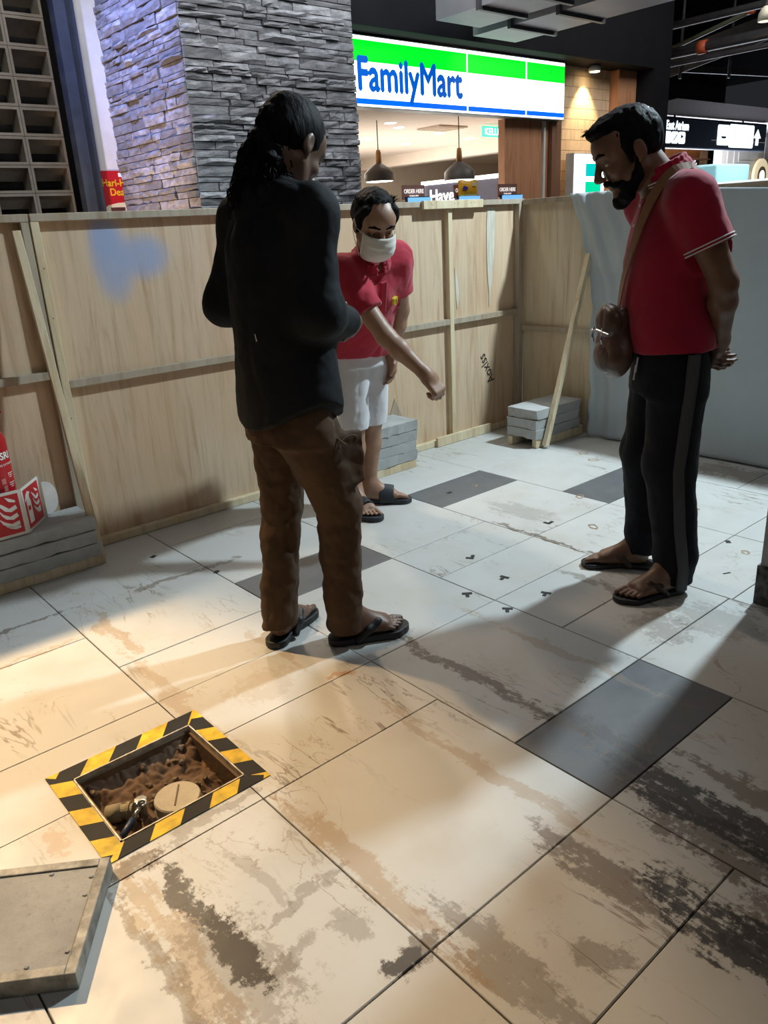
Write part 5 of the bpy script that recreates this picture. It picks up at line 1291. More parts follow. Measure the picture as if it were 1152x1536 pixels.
tail = [hdA.p(-0.085, 0.005, 0.015), pA(-0.010, -0.010, 1.545), pA(-0.022, -0.005, 1.505), pA(-0.052, 0.000, 1.462), pA(-0.082, 0.002, 1.425)]
Ht.chain(tail, [0.040, 0.058, 0.066, 0.056, 0.030], 0.03)
Ht.chain([tail[1]+fa.d(0.0, 0.045, 0), tail[2]+fa.d(0, 0.055, -0.01), tail[3]+fa.d(0, 0.04, -0.02)], [0.035, 0.040, 0.025], 0.02); Ht.chain([tail[1]+fa.d(0.0, -0.040, 0), tail[2]+fa.d(0, -0.045, -0.01)], [0.030, 0.028], 0.02)
organic('ponytail', Ht, M_hair, A, None, 1, lambda v: 0.010*fbm(v*26, 3, 41)+0.006*noise3(v*np.array([80, 80, 40.]), 43))
# loose curls around the ponytail
b = MB(); rr_ = random.Random(3)
for i in range(150):
    k = rr_.randrange(1, 4); c = tail[k]; a = rr_.uniform(0, 6.28); r0 = (0.060, 0.070, 0.060)[k-1]; zz = rr_.uniform(-0.035, 0.035)
    dv = fa.d(math.cos(a), math.sin(a)*1.1, 0); p0 = c+dv*r0*0.85+V3(0, 0, zz); pts = []
    for q in range(5):
        t = q/4; pts.append(p0+dv*(0.020*math.sin(t*2.4))+V3(0.006*math.sin(t*7+i), 0.006*math.cos(t*6+i*2), -0.055*t))
    b.tube(pts, [0.0022, 0.002, 0.0018, 0.0014, 0.0006], 4)
o = b.build('curl_wisps', M_hair, A, kind='stuff')
# moustache / beard edge
Bd = Field(0.003); Bd.ell(hdA.p(0.082, 0, -0.098), V3(0.022, 0.028, 0.024), hdA, 0.01); Bd.cone(hdA.p(0.102, -0.022, -0.046), hdA.p(0.102, 0.022, -0.046), 0.007, 0.007, 0.006)
organic('beard', Bd, M_hair, A, None, 1, combed(9, 0.002))
# shirt
Sh = Field(0.006)
Sh.loft([(fa.p(0.0, 0.0, 0.770), 0.148, 0.205), (fa.p(0.0, 0, 0.86), 0.150, 0.205), (fa.p(0.0, 0, 1.0), 0.140, 0.192), (fa.p(-0.005, 0, 1.18), 0.135, 0.190), (fa.p(-0.01, 0, 1.32), 0.122, 0.180), (fa.p(-0.005, 0, 1.40), 0.085, 0.130)], fa, 0.03)
Sh.cone(fa.p(0, 0.07, 1.43), shL+fa.d(0, 0.01, -0.005), 0.055, 0.068, 0.05).cone(fa.p(0.005, -0.07, 1.43), shR+fa.d(0, -0.01, -0.005), 0.055, 0.068, 0.05)
for s_, e_, w_ in ((shL, elL, wrL), (shR, elR, wrR)): Sh.chain([s_, e_+fa.d(0, 0, 0.01), e_+(w_-e_)*0.75], [0.064, 0.058, 0.050], 0.05)
Sh.cone(fa.p(-0.035, 0, 1.425), fa.p(0.0, 0, 1.47), 0.075, 0.066, 0.03)
def hemA(X):
    q = (X-fa.o.astype(np.float32)); l = q@fa.L.astype(np.float32); f_ = q@fa.F.astype(np.float32)
    return ((0.782+2.2*np.minimum(l*l, 0.045)) - X[..., 2]).astype(np.float32)
Sh.cone(fa.p(-0.02, 0, 1.44), fa.p(0.01, 0, 1.485), 0.078, 0.068, 0.012)
organic('shirt', Sh, M_blackshirt, A, [hemA], 2, folds(0.0055, (9, 9, 3.5), 21))
MB().tube([Vector(fa.p(-0.130, -0.075, 1.075)), Vector(fa.p(-0.1305, -0.08, 1.055))], 0.0022, 5).build('paint_fleck', M_pipe_w, A)
# trousers
Tr = Field(0.006)
Tr.loft([(fa.p(-0.01, 0, 0.74), 0.128, 0.180), (fa.p(-0.01, 0, 0.84), 0.125, 0.178), (fa.p(0, 0, 0.95), 0.115, 0.165)], fa, 0.03)
cuL, cuR = ankL+V3(0, 0, -0.045)-dl*0.012, ankR+V3(0, 0, -0.045)-dr*0.012
Tr.chain([fa.p(-0.01, 0.085, 0.76), knL, cuL], [0.093, 0.070, 0.062], 0.03); Tr.chain([fa.p(-0.005, -0.09, 0.76), knR, cuR], [0.097, 0.076, 0.068], 0.03)
Tr.box(knR+fa.d(0.01, -0.066, 0.17), V3(0.055, 0.016, 0.085), fa, 0.012, 0.03); Tr.box(knL+fa.d(0.0, 0.056, 0.17), V3(0.050, 0.016, 0.08), fa, 0.012, 0.03)
def cuff(X): return (np.where(X[..., 0]*0 + ((X-V3(1.31, 2.0, 0).astype(np.float32))@V3(0.55, -0.83, 0).astype(np.float32)) > 0.0, 0.052, 0.060)-X[..., 2]).astype(np.float32)
organic('trousers', Tr, M_brown, A, [cuff], 2, folds(0.010, (9, 9, 5.5), 33, 0.0035))
q0 = knR+fa.d(-0.03, -0.094, 0.235); lp = [q0+fa.d(-0.055*math.cos(t)*math.sin(t*0.5), 0.004*math.sin(3*t), 0.016*math.sin(2*t)) for t in np.linspace(0.2, 6.0, 26)]
MB().tube(lp, 0.0024, 6).build('drawcord', fabric('cord_brown', (0.13, 0.085, 0.05)), A, smooth=True)
for nm_, hh, dd_, sd in (('sandal', hl, dl, -1), ('sandal', hr, dr, 1)):
    S_, cl_ = sole_field(hh-dd_*0.012, dd_, 0.0015, 0.027, 1.06, sd); so = organic('sandal', S_, M_rubber, A, cl_, 1)
    l_ = V3(-dd_[1], dd_[0], 0)*sd; W_ = Field(0.003); hp = lambda f, s_, u: hh+dd_*f+l_*s_+V3(0, 0, u)
    for s1 in (-1, 1):
        W_.chain([hp(0.075, 0.046*s1, 0.020), hp(0.115, 0.040*s1, 0.050), hp(0.150, 0.024*s1, 0.066), hp(0.182, 0.010, 0.052)], [0.012, 0.015, 0.014, 0.009], 0.012)
    W_.cone(hp(0.182, 0.010, 0.052), hp(0.205, 0.014, 0.030), 0.010, 0.006, 0.01); W_.box(hp(0.165, -0.005, 0.062), V3(0.012, 0.022, 0.008), Frame((0, 0, 0), dd_), 0.004, 0.008)
    organic('sandal_strap', W_, M_rubber, A, None, 1)

# ================================================================== man C: crimson polo, dark track pants, shoulder bag
C_ = empty('person', (2.47, 1.44, 0), 'person in crimson polo and dark track pants, hands behind back', 'person')
angc = math.radians(139); fc = Frame((2.475, 1.440, 0), (math.cos(angc), math.sin(angc), 0))
hdC = fc.tilt(fc.p(0.130, -0.005, 1.520), math.radians(27), math.radians(-2))
hN, hF = V3(2.525, 1.318, 0), V3(2.640, 1.505, 0); dN, dF = unit(V3(-0.243, 0.102, 0)), unit(V3(-0.135, 0.175, 0))
akN, akF = hN+dN*0.055+V3(0, 0, 0.095), hF+dF*0.055+V3(0, 0, 0.095)
hpN, hpF = fc.p(-0.03, 0.088, 0.86), fc.p(-0.03, -0.088, 0.86); kN, kF = (hpN+akN)/2+fc.d(0.005, -0.02, 0.02), (hpF+akF)/2+fc.d(0.012, 0.02, 0.02)
sN, sF = fc.p(-0.010, 0.175, 1.370), fc.p(0.01, -0.180, 1.370); eN, eF = fc.p(-0.110, 0.225, 1.125), fc.p(-0.13, -0.24, 1.12); wN, wF = fc.p(-0.175, 0.085, 0.925), fc.p(-0.165, -0.03, 0.900)
B = Field(0.0040)
B.loft([(fc.p(-0.045, 0, 0.80), 0.08, 0.13), (fc.p(-0.04, 0, 0.92), 0.08, 0.125), (fc.p(-0.02, 0, 1.0), 0.10, 0.14), (fc.p(0.0, 0, 1.25), 0.105, 0.16), (fc.p(-0.0, 0, 1.40), 0.075, 0.13)], fc, 0.03)
B.cone(fc.p(-0.01, 0, 1.38), hdC.p(-0.03, 0, -0.045), 0.062, 0.056, 0.04)
for s_, e_, w_ in ((sN, eN, wN), (sF, eF, wF)): B.chain([s_, s_+(e_-s_)*0.45, e_, e_+(w_-e_)*0.3, w_], [0.052, 0.052, 0.041, 0.043, 0.028], 0.02)
for h_, k_, a_ in ((hpN, kN, akN), (hpF, kF, akF)): B.chain([h_+fc.d(-0.015, 0, -0.04), k_, a_], [0.064, 0.052, 0.037], 0.02)
hand(B, wN, fc.d(-0.05, -0.75, -0.65), fc.d(-0.9, 0.0, 0.1), 1, (0.7, 0.8, 0.5)); hand(B, wF, fc.d(-0.1, 0.85, -0.45), fc.d(-0.95, 0.1, 0), -1, (0.55, 0.7, 0.5))
foot(B, hN, dN, 0.020, akN, 1.04, -1); foot(B, hF, dF, 0.020, akF, 1.04, 1)
head(B, hdC, 1.04)
organic('body', B, M_skC, C_)
eyes(C_, hdC, 1.04, M_eyew, M_iris)
Hc = Field(0.004); Hc.ell(hdC.p(-0.010, 0, 0.050), V3(0.104, 0.082, 0.088), hdC, 0.02); Hc.ell(hdC.p(-0.042, 0, 0.02), V3(0.068, 0.078, 0.072), hdC, 0.03); Hc.ell(hdC.p(0.045, 0, 0.108), V3(0.058, 0.056, 0.024), hdC, 0.03)
for s_ in (-1, 1): Hc.cone(hdC.p(0.022, 0.074*s_, 0.03), hdC.p(0.022, 0.072*s_, -0.02), 0.012, 0.008, 0.008)
organic('hair', Hc, M_hair, C_, hair_clip(hdC, [((0.86, 0, -0.50), 0.050), ((0.05, 0, -1), 0.045)]), 1, lambda v: 0.002*fbm(v*45, 2, 3)+combed(15, 0.0015)(v))
b = MB()
for i in range(90):
    a = rr_.uniform(-1.2, 1.2); c = hdC.p(0.085*math.cos(a)-0.0, 0.070*math.sin(a), 0.118-0.02*abs(a)); dv = hdC.d(rr_.uniform(0.2, 1.0), rr_.uniform(-0.5, 0.5), rr_.uniform(0.1, 0.7))
    b.tube([c, c+dv*0.015, c+dv*0.028+V3(0, 0, -0.006)], [0.0016, 0.0013, 0.0005], 4)
b.build('hair_wisps', M_hair, C_, kind='stuff')
Bd = Field(0.0035)
for s_ in (-1, 1): Bd.chain([hdC.p(0.008, 0.070*s_, -0.030), hdC.p(0.020, 0.062*s_, -0.066), hdC.p(0.066, 0.030*s_, -0.108), hdC.p(0.084, 0.0, -0.118)], [0.010, 0.017, 0.022, 0.024], 0.012); Bd.cone(hdC.p(0.104, 0.003*s_, -0.046), hdC.p(0.088, 0.030*s_, -0.062), 0.009, 0.008, 0.006)
for s_ in (-1, 1): Bd.cone(hdC.p(0.070, 0.040*s_, -0.070), hdC.p(0.060, 0.040*s_, -0.095), 0.016, 0.016, 0.012)
organic('beard', Bd, M_hair, C_, None, 1, lambda v: 0.002*fbm(v*70, 2, 8))
Eb = Field(0.0025)
for s_ in (-1, 1): Eb.chain([hdC.p(0.102, 0.013*s_, 0.037), hdC.p(0.097, 0.034*s_, 0.042), hdC.p(0.086, 0.054*s_, 0.037)], [0.006, 0.006, 0.004], 0.003)
organic('eyebrows', Eb, M_hair, C_, None, 0)
Sh = Field(0.006)
Sh.loft([(fc.p(-0.05, 0, 0.865), 0.148, 0.185), (fc.p(-0.035, 0, 0.96), 0.152, 0.183), (fc.p(-0.018, 0, 1.08), 0.150, 0.180), (fc.p(-0.015, 0, 1.20), 0.138, 0.182), (fc.p(-0.02, 0, 1.31), 0.122, 0.180), (fc.p(-0.02, 0, 1.40), 0.085, 0.130)], fc, 0.03)
Sh.cone(fc.p(-0.015, 0.07, 1.420), sN+fc.d(0, 0.012, -0.004), 0.052, 0.068, 0.05).cone(fc.p(-0.005, -0.07, 1.420), sF+fc.d(0, -0.012, -0.004), 0.052, 0.068, 0.05)
seN, seF = sN+(eN-sN)*0.58, sF+(eF-sF)*0.58
Sh.cone(sN, seN, 0.074, 0.074, 0.04).cone(sF, seF, 0.074, 0.074, 0.04)
axN, axF = unit(eN-sN), unit(eF-sF)
def slv(c, ax):
    def fn(X):
        q = X-c.astype(np.float32); a = q@ax.astype(np.float32); r = np.sqrt(np.maximum((q*q).sum(-1)-a*a, 0))
        return np.where(r < 0.16, a-0.0, -1.0).astype(np.float32)
    return fn
def hemC(X): return (0.898+0.05*((X-fc.o.astype(np.float32))@fc.F.astype(np.float32))*-1-X[..., 2]).astype(np.float32)
def only_arm(c, ax, fr, sgn):
    def fn(X):
        q = X-c.astype(np.float32); a = q@ax.astype(np.float32); l = ((X-fr.o.astype(np.float32))@fr.L.astype(np.float32))*sgn
        return np.where(l > 0.193, a, -1.0).astype(np.float32)
    return fn
organic('polo_shirt', Sh, M_polo2, C_, [hemC, only_arm(seN, axN, fc, 1), only_arm(seF, axF, fc, -1)], 2, folds(0.0045, (9, 9, 4), 51))
Cl = Field(0.004); nb = fc.p(0.012, 0, 1.452); nfr = fc.tilt(nb, math.radians(24))
for k in range(20):
    a0, a1 = 2*math.pi*(k)/20, 2*math.pi*(k+1)/20
    Cl.cone(nfr.p(0.070*math.cos(a0), 0.070*math.sin(a0), 0.010), nfr.p(0.070*math.cos(a1), 0.070*math.sin(a1), 0.010), 0.010, 0.010, 0.006); Cl.cone(nfr.p(0.066*math.cos(a0), 0.066*math.sin(a0), 0.030), nfr.p(0.066*math.cos(a1), 0.066*math.sin(a1), 0.030), 0.006, 0.006, 0.01)
    if abs(math.cos(a0)-1) > 0.1: Cl.cone(nfr.p(0.080*math.cos(a0), 0.080*math.sin(a0), -0.008), nfr.p(0.080*math.cos(a1), 0.080*math.sin(a1), -0.008), 0.006, 0.006, 0.012)
organic('collar', Cl, M_polo2, C_, None, 1)
for q in (0.0, 0.009): MB().tube([Vector(nfr.p(0.0885*math.cos(a), 0.0885*math.sin(a), -0.012+q)) for a in np.linspace(0.5, 2*math.pi-0.5, 40)], 0.0022, 6).build('collar_stripe', M_pipe_w, C_, smooth=True)
for c, ax in ((seN, axN), (seF, axF)):
    for q in (-0.004, -0.014): MB().tube(ring(c+ax*q, ax, 0.0762), 0.0024, 6, closed=True).build('sleeve_stripe', M_pipe_w, C_, smooth=True)
MB().beam(fc.p(0.076, 0.006, 1.395), fc.p(0.121, 0.006, 1.23), 0.034, 0.012, fc.F).build('placket', M_polo2, C_, bevel=0.004)
for z in (1.36, 1.30): 
    bm = bmesh.new(); bmesh.ops.create_uvsphere(bm, u_segments=10, v_segments=6, radius=0.005); me = bpy.data.meshes.new('button'); bm.to_mesh(me); bm.free(); me.materials.append(M_pipe_w); mesh_obj('button', me, C_, Vector(fc.p(0.109-0.28*(z-1.3), 0.006, z))-C_.location)
Tr = Field(0.006)
Tr.loft([(fc.p(-0.045, 0, 0.75), 0.128, 0.172), (fc.p(-0.045, 0, 0.84), 0.128, 0.172), (fc.p(-0.03, 0, 0.95), 0.118, 0.16)], fc, 0.03)
cN, cF = akN+V3(0, 0, -0.055)-dN*0.03, akF+V3(0, 0, -0.030)-dF*0.02
Tr.chain([fc.p(-0.045, 0.088, 0.76), kN, cN+V3(0, 0, 0.1), cN], [0.098, 0.090, 0.074, 0.066], 0.03); Tr.chain([fc.p(-0.04, -0.088, 0.76), kF, cF+V3(0, 0, 0.1), cF], [0.098, 0.088, 0.072, 0.066], 0.03)
def cuffC(X): return (np.where(((X-V3(2.555, 1.43, 0).astype(np.float32))@fc.L.astype(np.float32)) > 0.0, 0.042, 0.070)-X[..., 2]).astype(np.float32)
trC = organic('track_pants', Tr, M_navyt, C_, [cuffC], 2, folds(0.006, (10, 10, 4), 63))
# grey side stripe on the near leg: a band lying on the cloth
def side_band(pts, rs, out, w, m):
    b = MB(); n = len(pts); vs = []
    for p, r in zip(pts, rs):
        for q in (-0.5, -0.17, 0.17, 0.5):
            ang = q*w/r; o_ = out*math.cos(ang)+fc.F*math.sin(ang); vs.append(p+o_*(r+0.014)); 
        for q in (0.5, 0.17, -0.17, -0.5):
            ang = q*w/r; o_ = out*math.cos(ang)+fc.F*math.sin(ang); vs.append(p+o_*(r-0.006))
    fs = [(i*8+k, i*8+(k+1) % 8, (i+1)*8+(k+1) % 8, (i+1)*8+k) for i in range(n-1) for k in range(8)]
    fs += [tuple(range(8)), tuple((n-1)*8+k for k in range(8))]
    return b.add(vs, fs).build('side_stripe', m, C_, smooth=True)
path = [fc.p(-0.055, 0.100, 0.90), fc.p(-0.05, 0.100, 0.80), fc.p(-0.045, 0.088, 0.72), (fc.p(-0.045, 0.088, 0.76)+kN)/2+V3(0, 0, -0.02), kN, (kN+cN)/2, cN+V3(0, 0, 0.08), cN+V3(0, 0, 0.0)]
side_band(path, [0.078, 0.084, 0.097, 0.095, 0.090, 0.081, 0.073, 0.067], fc.L, 0.034, M_greystripe)
for f_, z_ in ((0.118, 0.83), (0.112, 0.80)): MB().tube([fc.p(0.085, 0.035+(z_-0.8)*0.6, z_+0.05), fc.p(0.09, 0.035+(z_-0.8)*0.6, z_)], 0.003, 6).build('cord_tip', M_pipe_w, C_)
for hh, dd_, sd in ((hN, dN, -1), (hF, dF, 1)):
    S_, cl_ = sole_field(hh-dd_*0.012, dd_, 0.0015, 0.021, 1.06, sd); organic('sandal', S_, M_rubber, C_, cl_, 1)
    l_ = V3(-dd_[1], dd_[0], 0)*sd; W_ = Field(0.003); hp = lambda f, s_, u: hh+dd_*f+l_*s_+V3(0, 0, u)
    for s1 in (-1, 1): W_.chain([hp(0.085, 0.044*s1, 0.018), hp(0.115, 0.038*s1, 0.050), hp(0.150, 0.022*s1, 0.062), hp(0.188, 0.014, 0.040)], [0.010, 0.013, 0.012, 0.007], 0.010)
    W_.cone(hp(0.188, 0.014, 0.040), hp(0.200, 0.016, 0.020), 0.006, 0.004, 0.006); organic('sandal_strap', W_, M_thong, C_, None, 1)
    MB().tube(ring(hp(0.125, 0.040*-sd*0+0.036*(1 if sd > 0 else -1)*sd, 0.062), (0, 0, 1), 0.006, n=10), 0.0015, 5, closed=True).build('buckle', MATS['chrome'], C_)
# shoulder bag: a thing of its own
bag = empty('shoulder_bag', tuple(fc.p(0.10, -0.10, 0.78)), 'brown leather shoulder bag worn across the crimson polo', 'bag')
M_lea = mat('brown_leather', (0.085, 0.045, 0.032), 0.36, var=0.25, scale=14, bump=0.25, bscale=40); M_strap = mat('strap_tan', (0.26, 0.13, 0.07), 0.5, var=0.15)
bfr = fc.tilt(fc.p(0.142, -0.030, 0.925), 0, math.radians(10)); Bg = Field(0.0045)
Bg.ell(bfr.p(0, 0, -0.045), V3(0.046, 0.100, 0.085), bfr, 0.03); Bg.box(bfr.p(0, 0, 0.02), V3(0.034, 0.075, 0.10), bfr, 0.03, 0.04)
organic('pouch', Bg, M_lea, bag, None, 2, folds(0.006, (16, 16, 6), 81))
Fp = Field(0.004); Fp.ell(bfr.p(0.024, 0.0, 0.070), V3(0.040, 0.082, 0.062), bfr, 0.02); Fp.ell(bfr.p(0.030, 0, -0.05), V3(0.032, 0.075, 0.06), bfr, 0.02); organic('front_pocket', Fp, M_lea, bag, None, 2, folds(0.005, (18, 18, 7), 83))
for l_ in (-0.04, 0.03): MB().tube([bfr.p(0.062, l_, 0.05), bfr.p(0.070, l_+0.008, 0.02), bfr.p(0.066, l_+0.012, 0.0)], 0.004, 8).build('zip_pull', MATS['chrome'], bag, smooth=True)
MB().tube([bfr.p(0.058, -0.07, 0.035), bfr.p(0.069, 0, 0.045), bfr.p(0.058, 0.07, 0.035)], 0.003, 6).build('zip', MATS['chrome'], bag)
def strap(pts, ns, w, name):
    b = MB(); P_ = [Vector(p) for p in pts]; n = len(P_); vs = []
    for i, p in enumerate(P_):
        d = (P_[min(i+1, n-1)]-P_[max(i-1, 0)]).normalized(); nn = Vector(ns[i]).normalized(); s_ = d.cross(nn).normalized()
        for a, c in ((-1, 0), (1, 0), (1, 1), (-1, 1)): vs.append(p+s_*a*w/2+nn*(0.0045 if c else 0.0))
    fs = [(i*4+k, i*4+(k+1) % 4, (i+1)*4+(k+1) % 4, (i+1)*4+k) for i in range(n-1) for k in range(4)]+[(0, 1, 2, 3), tuple(4*(n-1)+k for k in range(4))]
    o = b.add(vs, fs).build(name, M_strap, bag, smooth=False); return o
def crv(ctrl, n=30):
    c = np.array(ctrl); t = np.linspace(0, len(c)-1, n); out = []
    for x in t:
        i = min(int(x), len(c)-2); f = x-i; p0, p1, p2, p3 = c[max(i-1, 0)], c[i], c[i+1], c[min(i+2, len(c)-1)]
        out.append(0.5*((2*p1)+(-p0+p2)*f+(2*p0-5*p1+4*p2-p3)*f*f+(-p0+3*p1-3*p2+p3)*f**3))
    return out
cs_ = [fc.p(-0.030, 0.098, 1.466), fc.p(0.030, 0.098, 1.450), fc.p(0.085, 0.088, 1.37), fc.p(0.120, 0.060, 1.25), fc.p(0.140, 0.025, 1.12), fc.p(0.142, -0.005, 1.01)]
pts = crv(cs_); ctr = fc.p(-0.02, 0.02, 1.2)
strap(pts, [np.array([p[0]-ctr[0], p[1]-ctr[1], max(0, (p[2]-1.38))*1.2]) for p in pts], 0.034, 'strap')
cs_ = [fc.p(-0.030, 0.098, 1.466), fc.p(-0.100, 0.080, 1.40), fc.p(-0.165, 0.02, 1.25), fc.p(-0.175, -0.09, 1.10), fc.p(-0.12, -0.19, 1.02), fc.p(0.03, -0.20, 0.985), fc.p(0.12, -0.13, 0.99)]
pts = crv(cs_); strap(pts, [np.array([p[0]-ctr[0], p[1]-ctr[1], 0.001+max(0, (p[2]-1.38))*1.2]) for p in pts], 0.034, 'strap')

# ================================================================== man B: red polo, white shorts, mask, reaching down
Bp = empty('person', (2.34, 2.92, 0), 'person in red polo, white shorts and face mask, reaching out an arm', 'person')
fb = Frame((2.355, 2.925, 0), (math.cos(math.radians(-88)), math.sin(math.radians(-88)), 0))
hR, hL = V3(2.272, 2.985, 0), V3(2.352, 3.005, 0); dRt, dLt = unit(V3(-0.14, -0.99, 0)), unit(V3(0.74, -0.67, 0))
aR, aL = hR+dRt*0.055+V3(0, 0, 0.10), hL+dLt*0.055+V3(0, 0, 0.10)
pel = V3(2.355, 2.925, 0.82); hpR, hpL = V3(2.300, 2.930, 0.79), V3(2.420, 2.915, 0.79); kR, kL = V3(2.292, 2.925, 0.44), V3(2.405, 2.930, 0.44)
nck = V3(2.238, 2.680, 1.215); sR, sL = V3(2.105, 2.715, 1.165), V3(2.388, 2.680, 1.205)
eR, wR = V3(2.180, 2.530, 0.905), V3(2.262, 2.380, 0.747); eL, wL = V3(2.475, 2.760, 0.975), V3(2.470, 2.830, 0.775)
Up = unit(nck-pel); Lx = unit(sL-sR); Fx = np.cross(Lx, Up)
ft = Frame.__new__(Frame); ft.o = pel; ft.U = Up; ft.F = unit(Fx); ft.L = np.cross(ft.U, ft.F); ft.M = np.stack([ft.F, ft.L, ft.U]); TL = np.linalg.norm(nck-pel)
hdB = Frame((0, 0, 0), (-0.36, -0.93, 0)).tilt(V3(2.200, 2.590, 1.350), math.radians(30))
B = Field(0.0040)
B.loft([(ft.p(0, 0, -0.04), 0.10, 0.145), (ft.p(0, 0, TL*0.35), 0.105, 0.145), (ft.p(0, 0, TL*0.75), 0.11, 0.155), (ft.p(0, 0, TL*0.97), 0.07, 0.12)], ft, 0.03)
B.cone(nck, hdB.p(-0.035, 0, -0.045), 0.060, 0.055, 0.04)
for s_, e_, w_ in ((sR, eR, wR), (sL, eL, wL)): B.chain([s_, s_+(e_-s_)*0.5, e_, e_+(w_-e_)*0.35, w_], [0.050, 0.047, 0.040, 0.041, 0.027], 0.02)
for h_, k_, a_ in ((hpR, kR, aR), (hpL, kL, aL)): B.chain([h_, k_, k_+(a_-k_)*0.35+V3(0.01, 0.012, 0), a_], [0.078, 0.050, 0.052, 0.036], 0.02)
hand(B, wR, V3(0.30, -0.55, -0.78), V3(0.2, 0.5, -0.85), -1, (0.95, 1.1, 0.7), 1.05, 0.004, 0.55); hand(B, wL, V3(-0.05, 0.05, -1), V3(-0.9, 0.1, 0), 1, (0.35, 0.4, 0.3))
foot(B, hR, dRt, 0.024, aR, 1.02, 1); foot(B, hL, dLt, 0.024, aL, 1.02, -1)
head(B, hdB, 1.02, True, 0.0175)
organic('body', B, M_skB, Bp)
eyes(Bp, hdB, 1.02, M_eyew, M_iris)
Hb = Field(0.004); Hb.ell(hdB.p(-0.020, 0, 0.048), V3(0.106, 0.088, 0.090), hdB, 0.02); Hb.ell(hdB.p(-0.055, 0, 0.015), V3(0.070, 0.078, 0.070), hdB, 0.03)
for s_ in (-1, 1): Hb.cone(hdB.p(0.030, 0.073*s_, 0.045), hdB.p(0.016, 0.075*s_, -0.012), 0.014, 0.009, 0.012); Hb.cone(hdB.p(0.045, 0.060*s_, 0.085), hdB.p(0.020, 0.074*s_, 0.045), 0.018, 0.016, 0.02)
def recede(X):
    q = (X-hdB.o.astype(np.float32))@hdB.M.T.astype(np.float32)
    return (q[..., 0]*0.80-q[..., 2]*0.60-(0.004+0.5*np.abs(q[..., 1])-1.5*np.clip(0.02-np.abs(q[..., 1]), 0, 1)*0)).astype(np.float32)
organic('hair', Hb, M_hair, Bp, [recede]+hair_clip(hdB, [((0.05, 0, -1), 0.050)]), 1, lambda v: 0.0015*fbm(v*45, 2, 13)+combed(25, 0.0015)(v))
b = MB()
for i in range(120):
    a = rr_.uniform(-2.0, 2.0); c = hdB.p(0.065*math.cos(a)-0.02, 0.076*math.sin(a), 0.112-0.012*abs(a)); dv = hdB.d(rr_.uniform(-0.3, 0.6), rr_.uniform(-0.6, 0.6), rr_.uniform(0.3, 0.9))
    b.tube([c, c+dv*0.014, c+dv*0.030+V3(0.004, 0, -0.004)], [0.0014, 0.0011, 0.0004], 4)
b.build('hair_wisps', M_hair, Bp, kind='stuff')
Eb = Field(0.0025)
for s_ in (-1, 1): Eb.chain([hdB.p(0.099, 0.013*s_, 0.036), hdB.p(0.095, 0.034*s_, 0.041), hdB.p(0.084, 0.054*s_, 0.036)], [0.006, 0.0062, 0.004], 0.003)
organic('eyebrows', Eb, M_hair, Bp, None, 0)
# pleated mask
vs = []; NU, NV = 28, 16
for j in range(NV+1):
    v = j/NV
    for i in range(NU+1):
        u = i/NU*2-1; wdt = 0.068-0.010*abs(v-0.45)-0.012*max(0, v-0.8)/0.2*0.6
        zz = 0.004-0.118*v; bul = 0.134-0.016*max(0, 0.25-v)/0.25-0.040*max(0, v-0.62)/0.38; bul += 0.0022*math.sin(v*6*math.pi*1.5)
        f_ = bul*(1-0.52*abs(u)**2.0)
        vs.append(hdB.p(f_*1.02, wdt*math.sin(u*1.45)/math.sin(1.45)*1.08, zz))
fs = [(j*(NU+1)+i, j*(NU+1)+i+1, (j+1)*(NU+1)+i+1, (j+1)*(NU+1)+i) for j in range(NV) for i in range(NU)]
mk = MB().add(vs, fs).build('face_mask', M_mask, Bp, smooth=True); md = mk.modifiers.new('thickness', 'SOLIDIFY'); md.thickness = 0.002; md.offset = 0
for s_ in (-1, 1):
    for u_ in (0.0, -0.10): MB().tube([hdB.p(0.058, 0.073*s_, u_), hdB.p(0.02, 0.082*s_, u_*0.6), hdB.p(-0.016, 0.086*s_, 0.020 if u_ == 0 else -0.028)], 0.0014, 6).build('ear_loop', M_mask, Bp, smooth=True)
Sh = Field(0.006)
Sh.loft([(ft.p(-0.005, 0, -0.055), 0.135, 0.170), (ft.p(0.005, 0, 0.05), 0.132, 0.168), (ft.p(0.005, 0, TL*0.45), 0.130, 0.165), (ft.p(0, 0, TL*0.78), 0.122, 0.168), (ft.p(0, 0, TL*0.96), 0.080, 0.120)], ft, 0.03)
for s_, e_ in ((sR, eR), (sL, eL)):
    Sh.cone(nck+(s_-nck)*0.3, s_, 0.060, 0.066, 0.05); Sh.cone(s_, s_+(e_-s_)*0.66, 0.070, 0.072, 0.05)
def cut_at(c, ax, rad):
    def fn(X):
        q = X-c.astype(np.float32); a = q@ax.astype(np.float32); r = np.sqrt(np.maximum((q*q).sum(-1)-a*a, 0)); return np.where((r < rad) & (a < 0.15), a, -1.0).astype(np.float32)
    return fn
sR1, sL1 = sR+(eR-sR)*0.62, sL+(eL-sL)*0.62
hemZ = lambda X: (0.772-X[..., 2]).astype(np.float32)
organic('polo_shirt', Sh, M_polo, Bp, [hemZ, cut_at(sR1, unit(eR-sR), 0.085), cut_at(sL1, unit(eL-sL), 0.080)], 2, folds(0.0065, (11, 11, 6), 71, 0.0018))
Cl = Field(0.004); nfr = ft.tilt(nck+ft.d(0.015, 0, 0.01), math.radians(14))
for k in range(18):
    a0, a1 = 0.25+(2*math.pi-0.5)*k/18, 0.25+(2*math.pi-0.5)*(k+1)/18
    for rr2, uu, rad in ((0.064, 0.030, 0.006), (0.072, 0.010, 0.009), (0.082, -0.008, 0.007)): Cl.cone(nfr.p(rr2*math.cos(a0), rr2*math.sin(a0), uu), nfr.p(rr2*math.cos(a1), rr2*math.sin(a1), uu), rad, rad, 0.012)
organic('collar', Cl, M_polo, Bp, None, 1)
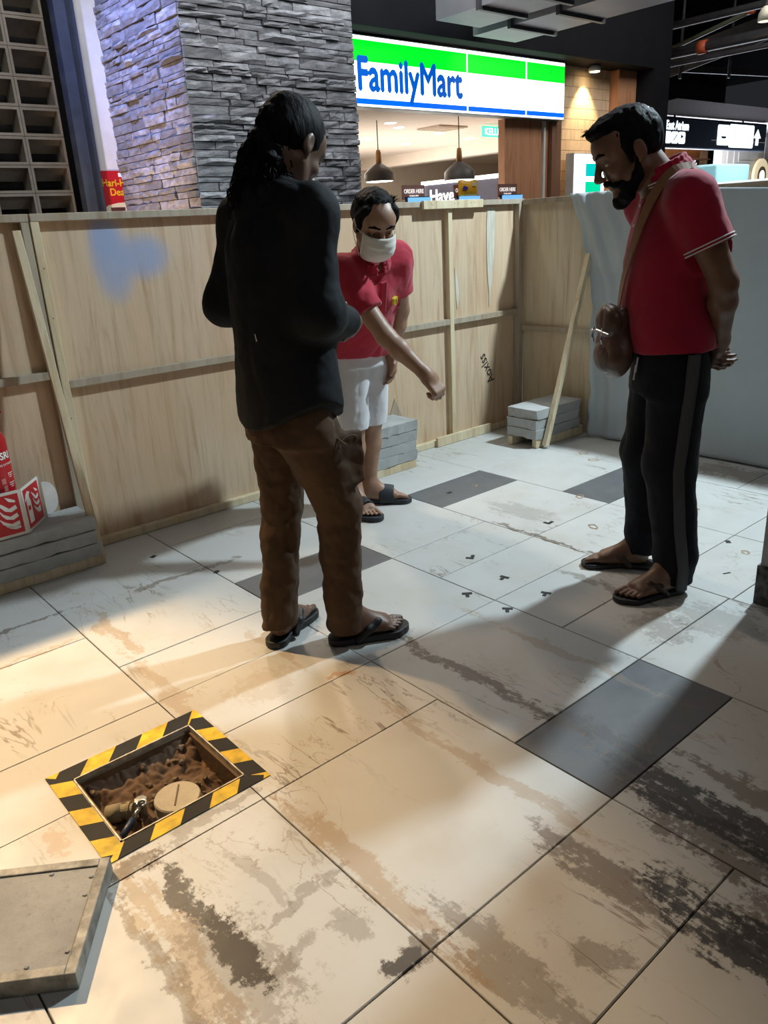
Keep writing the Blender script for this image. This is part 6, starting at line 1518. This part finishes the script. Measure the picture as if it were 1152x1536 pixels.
MB().beam(ft.p(0.118, 0.0, TL*0.92), ft.p(0.137, 0.0, TL*0.60), 0.032, 0.012, ft.F).build('placket', M_polo, Bp, bevel=0.004)
# small yellow shield on the chest
sc_ = ft.p(0.123, 0.075, TL*0.66); sh_ = [(-0.013, 0.018), (0.013, 0.018), (0.014, 0.0), (0.009, -0.014), (0.0, -0.020), (-0.009, -0.014), (-0.014, 0.0)]
sn = unit(ft.d(0.90, 0.42, 0.1)); sl_ = unit(np.cross(ft.U, sn)); su_ = np.cross(sn, sl_)
em = MB().prism(sh_, lambda u, v, t: tuple(sc_+sl_*u+su_*v+sn*t), -0.01, 0.004).build('chest_emblem', mat('emblem_yellow', (0.72, 0.55, 0.03), 0.5), Bp)
MB().prism([(-0.003, -0.012), (0.003, -0.010), (0.001, -0.002), (0.006, 0.004), (0.003, 0.012), (-0.003, 0.008), (-0.006, 0.010), (-0.002, 0.0)], lambda u, v, t: tuple(sc_+sl_*u+su_*v+sn*t), 0.004, 0.005).build('emblem_mark', M_black, em)
Tr = Field(0.006)
Tr.loft([(V3(2.358, 2.925, 0.72), 0.108, 0.142), (V3(2.357, 2.925, 0.80), 0.115, 0.148), (V3(2.355, 2.92, 0.90), 0.112, 0.145)], fb, 0.03)
Tr.chain([hpR+V3(0, 0, -0.08), kR+V3(-0.006, 0, -0.03)], [0.084, 0.072], 0.008); Tr.chain([hpL+V3(0, 0, -0.08), kL+V3(0.004, 0.01, -0.03)], [0.084, 0.076], 0.008)
organic('shorts', Tr, M_whitesh, Bp, [lambda X: (0.422-X[..., 2]).astype(np.float32)], 2, folds(0.0065, (13, 13, 6), 91, 0.0015))
for hh, dd_, sd in ((hR, dRt, 1), (hL, dLt, -1)):
    S_, cl_ = sole_field(hh-dd_*0.012, dd_, 0.0015, 0.025, 1.06, sd); organic('slide_sole', S_, M_slide, Bp, cl_, 1)
    l_ = V3(-dd_[1], dd_[0], 0)*sd; W_ = Field(0.0035); hp = lambda f, s_, u: hh+dd_*f+l_*s_+V3(0, 0, u)
    fr_ = Frame((0, 0, 0), dd_); W_.ell(hp(0.105, -0.002, 0.010), V3(0.165, 0.058, 0.090), fr_, 0.01); W_.ell(hp(0.100, -0.002, 0.004), V3(0.22, 0.050, 0.082), fr_, 0.004, True)
    c0_ = hp(0.105, 0, 0); c1_ = hp(0.182, 0, 0)
    organic('slide_band', W_, M_slide, Bp, [lambda X, c0_=c0_, dd_=dd_: (-((X-c0_.astype(np.float32))@dd_.astype(np.float32))).astype(np.float32), lambda X, c1_=c1_, dd_=dd_: ((X-c1_.astype(np.float32))@dd_.astype(np.float32)).astype(np.float32), lambda X: (0.012-X[..., 2]).astype(np.float32)], 1)
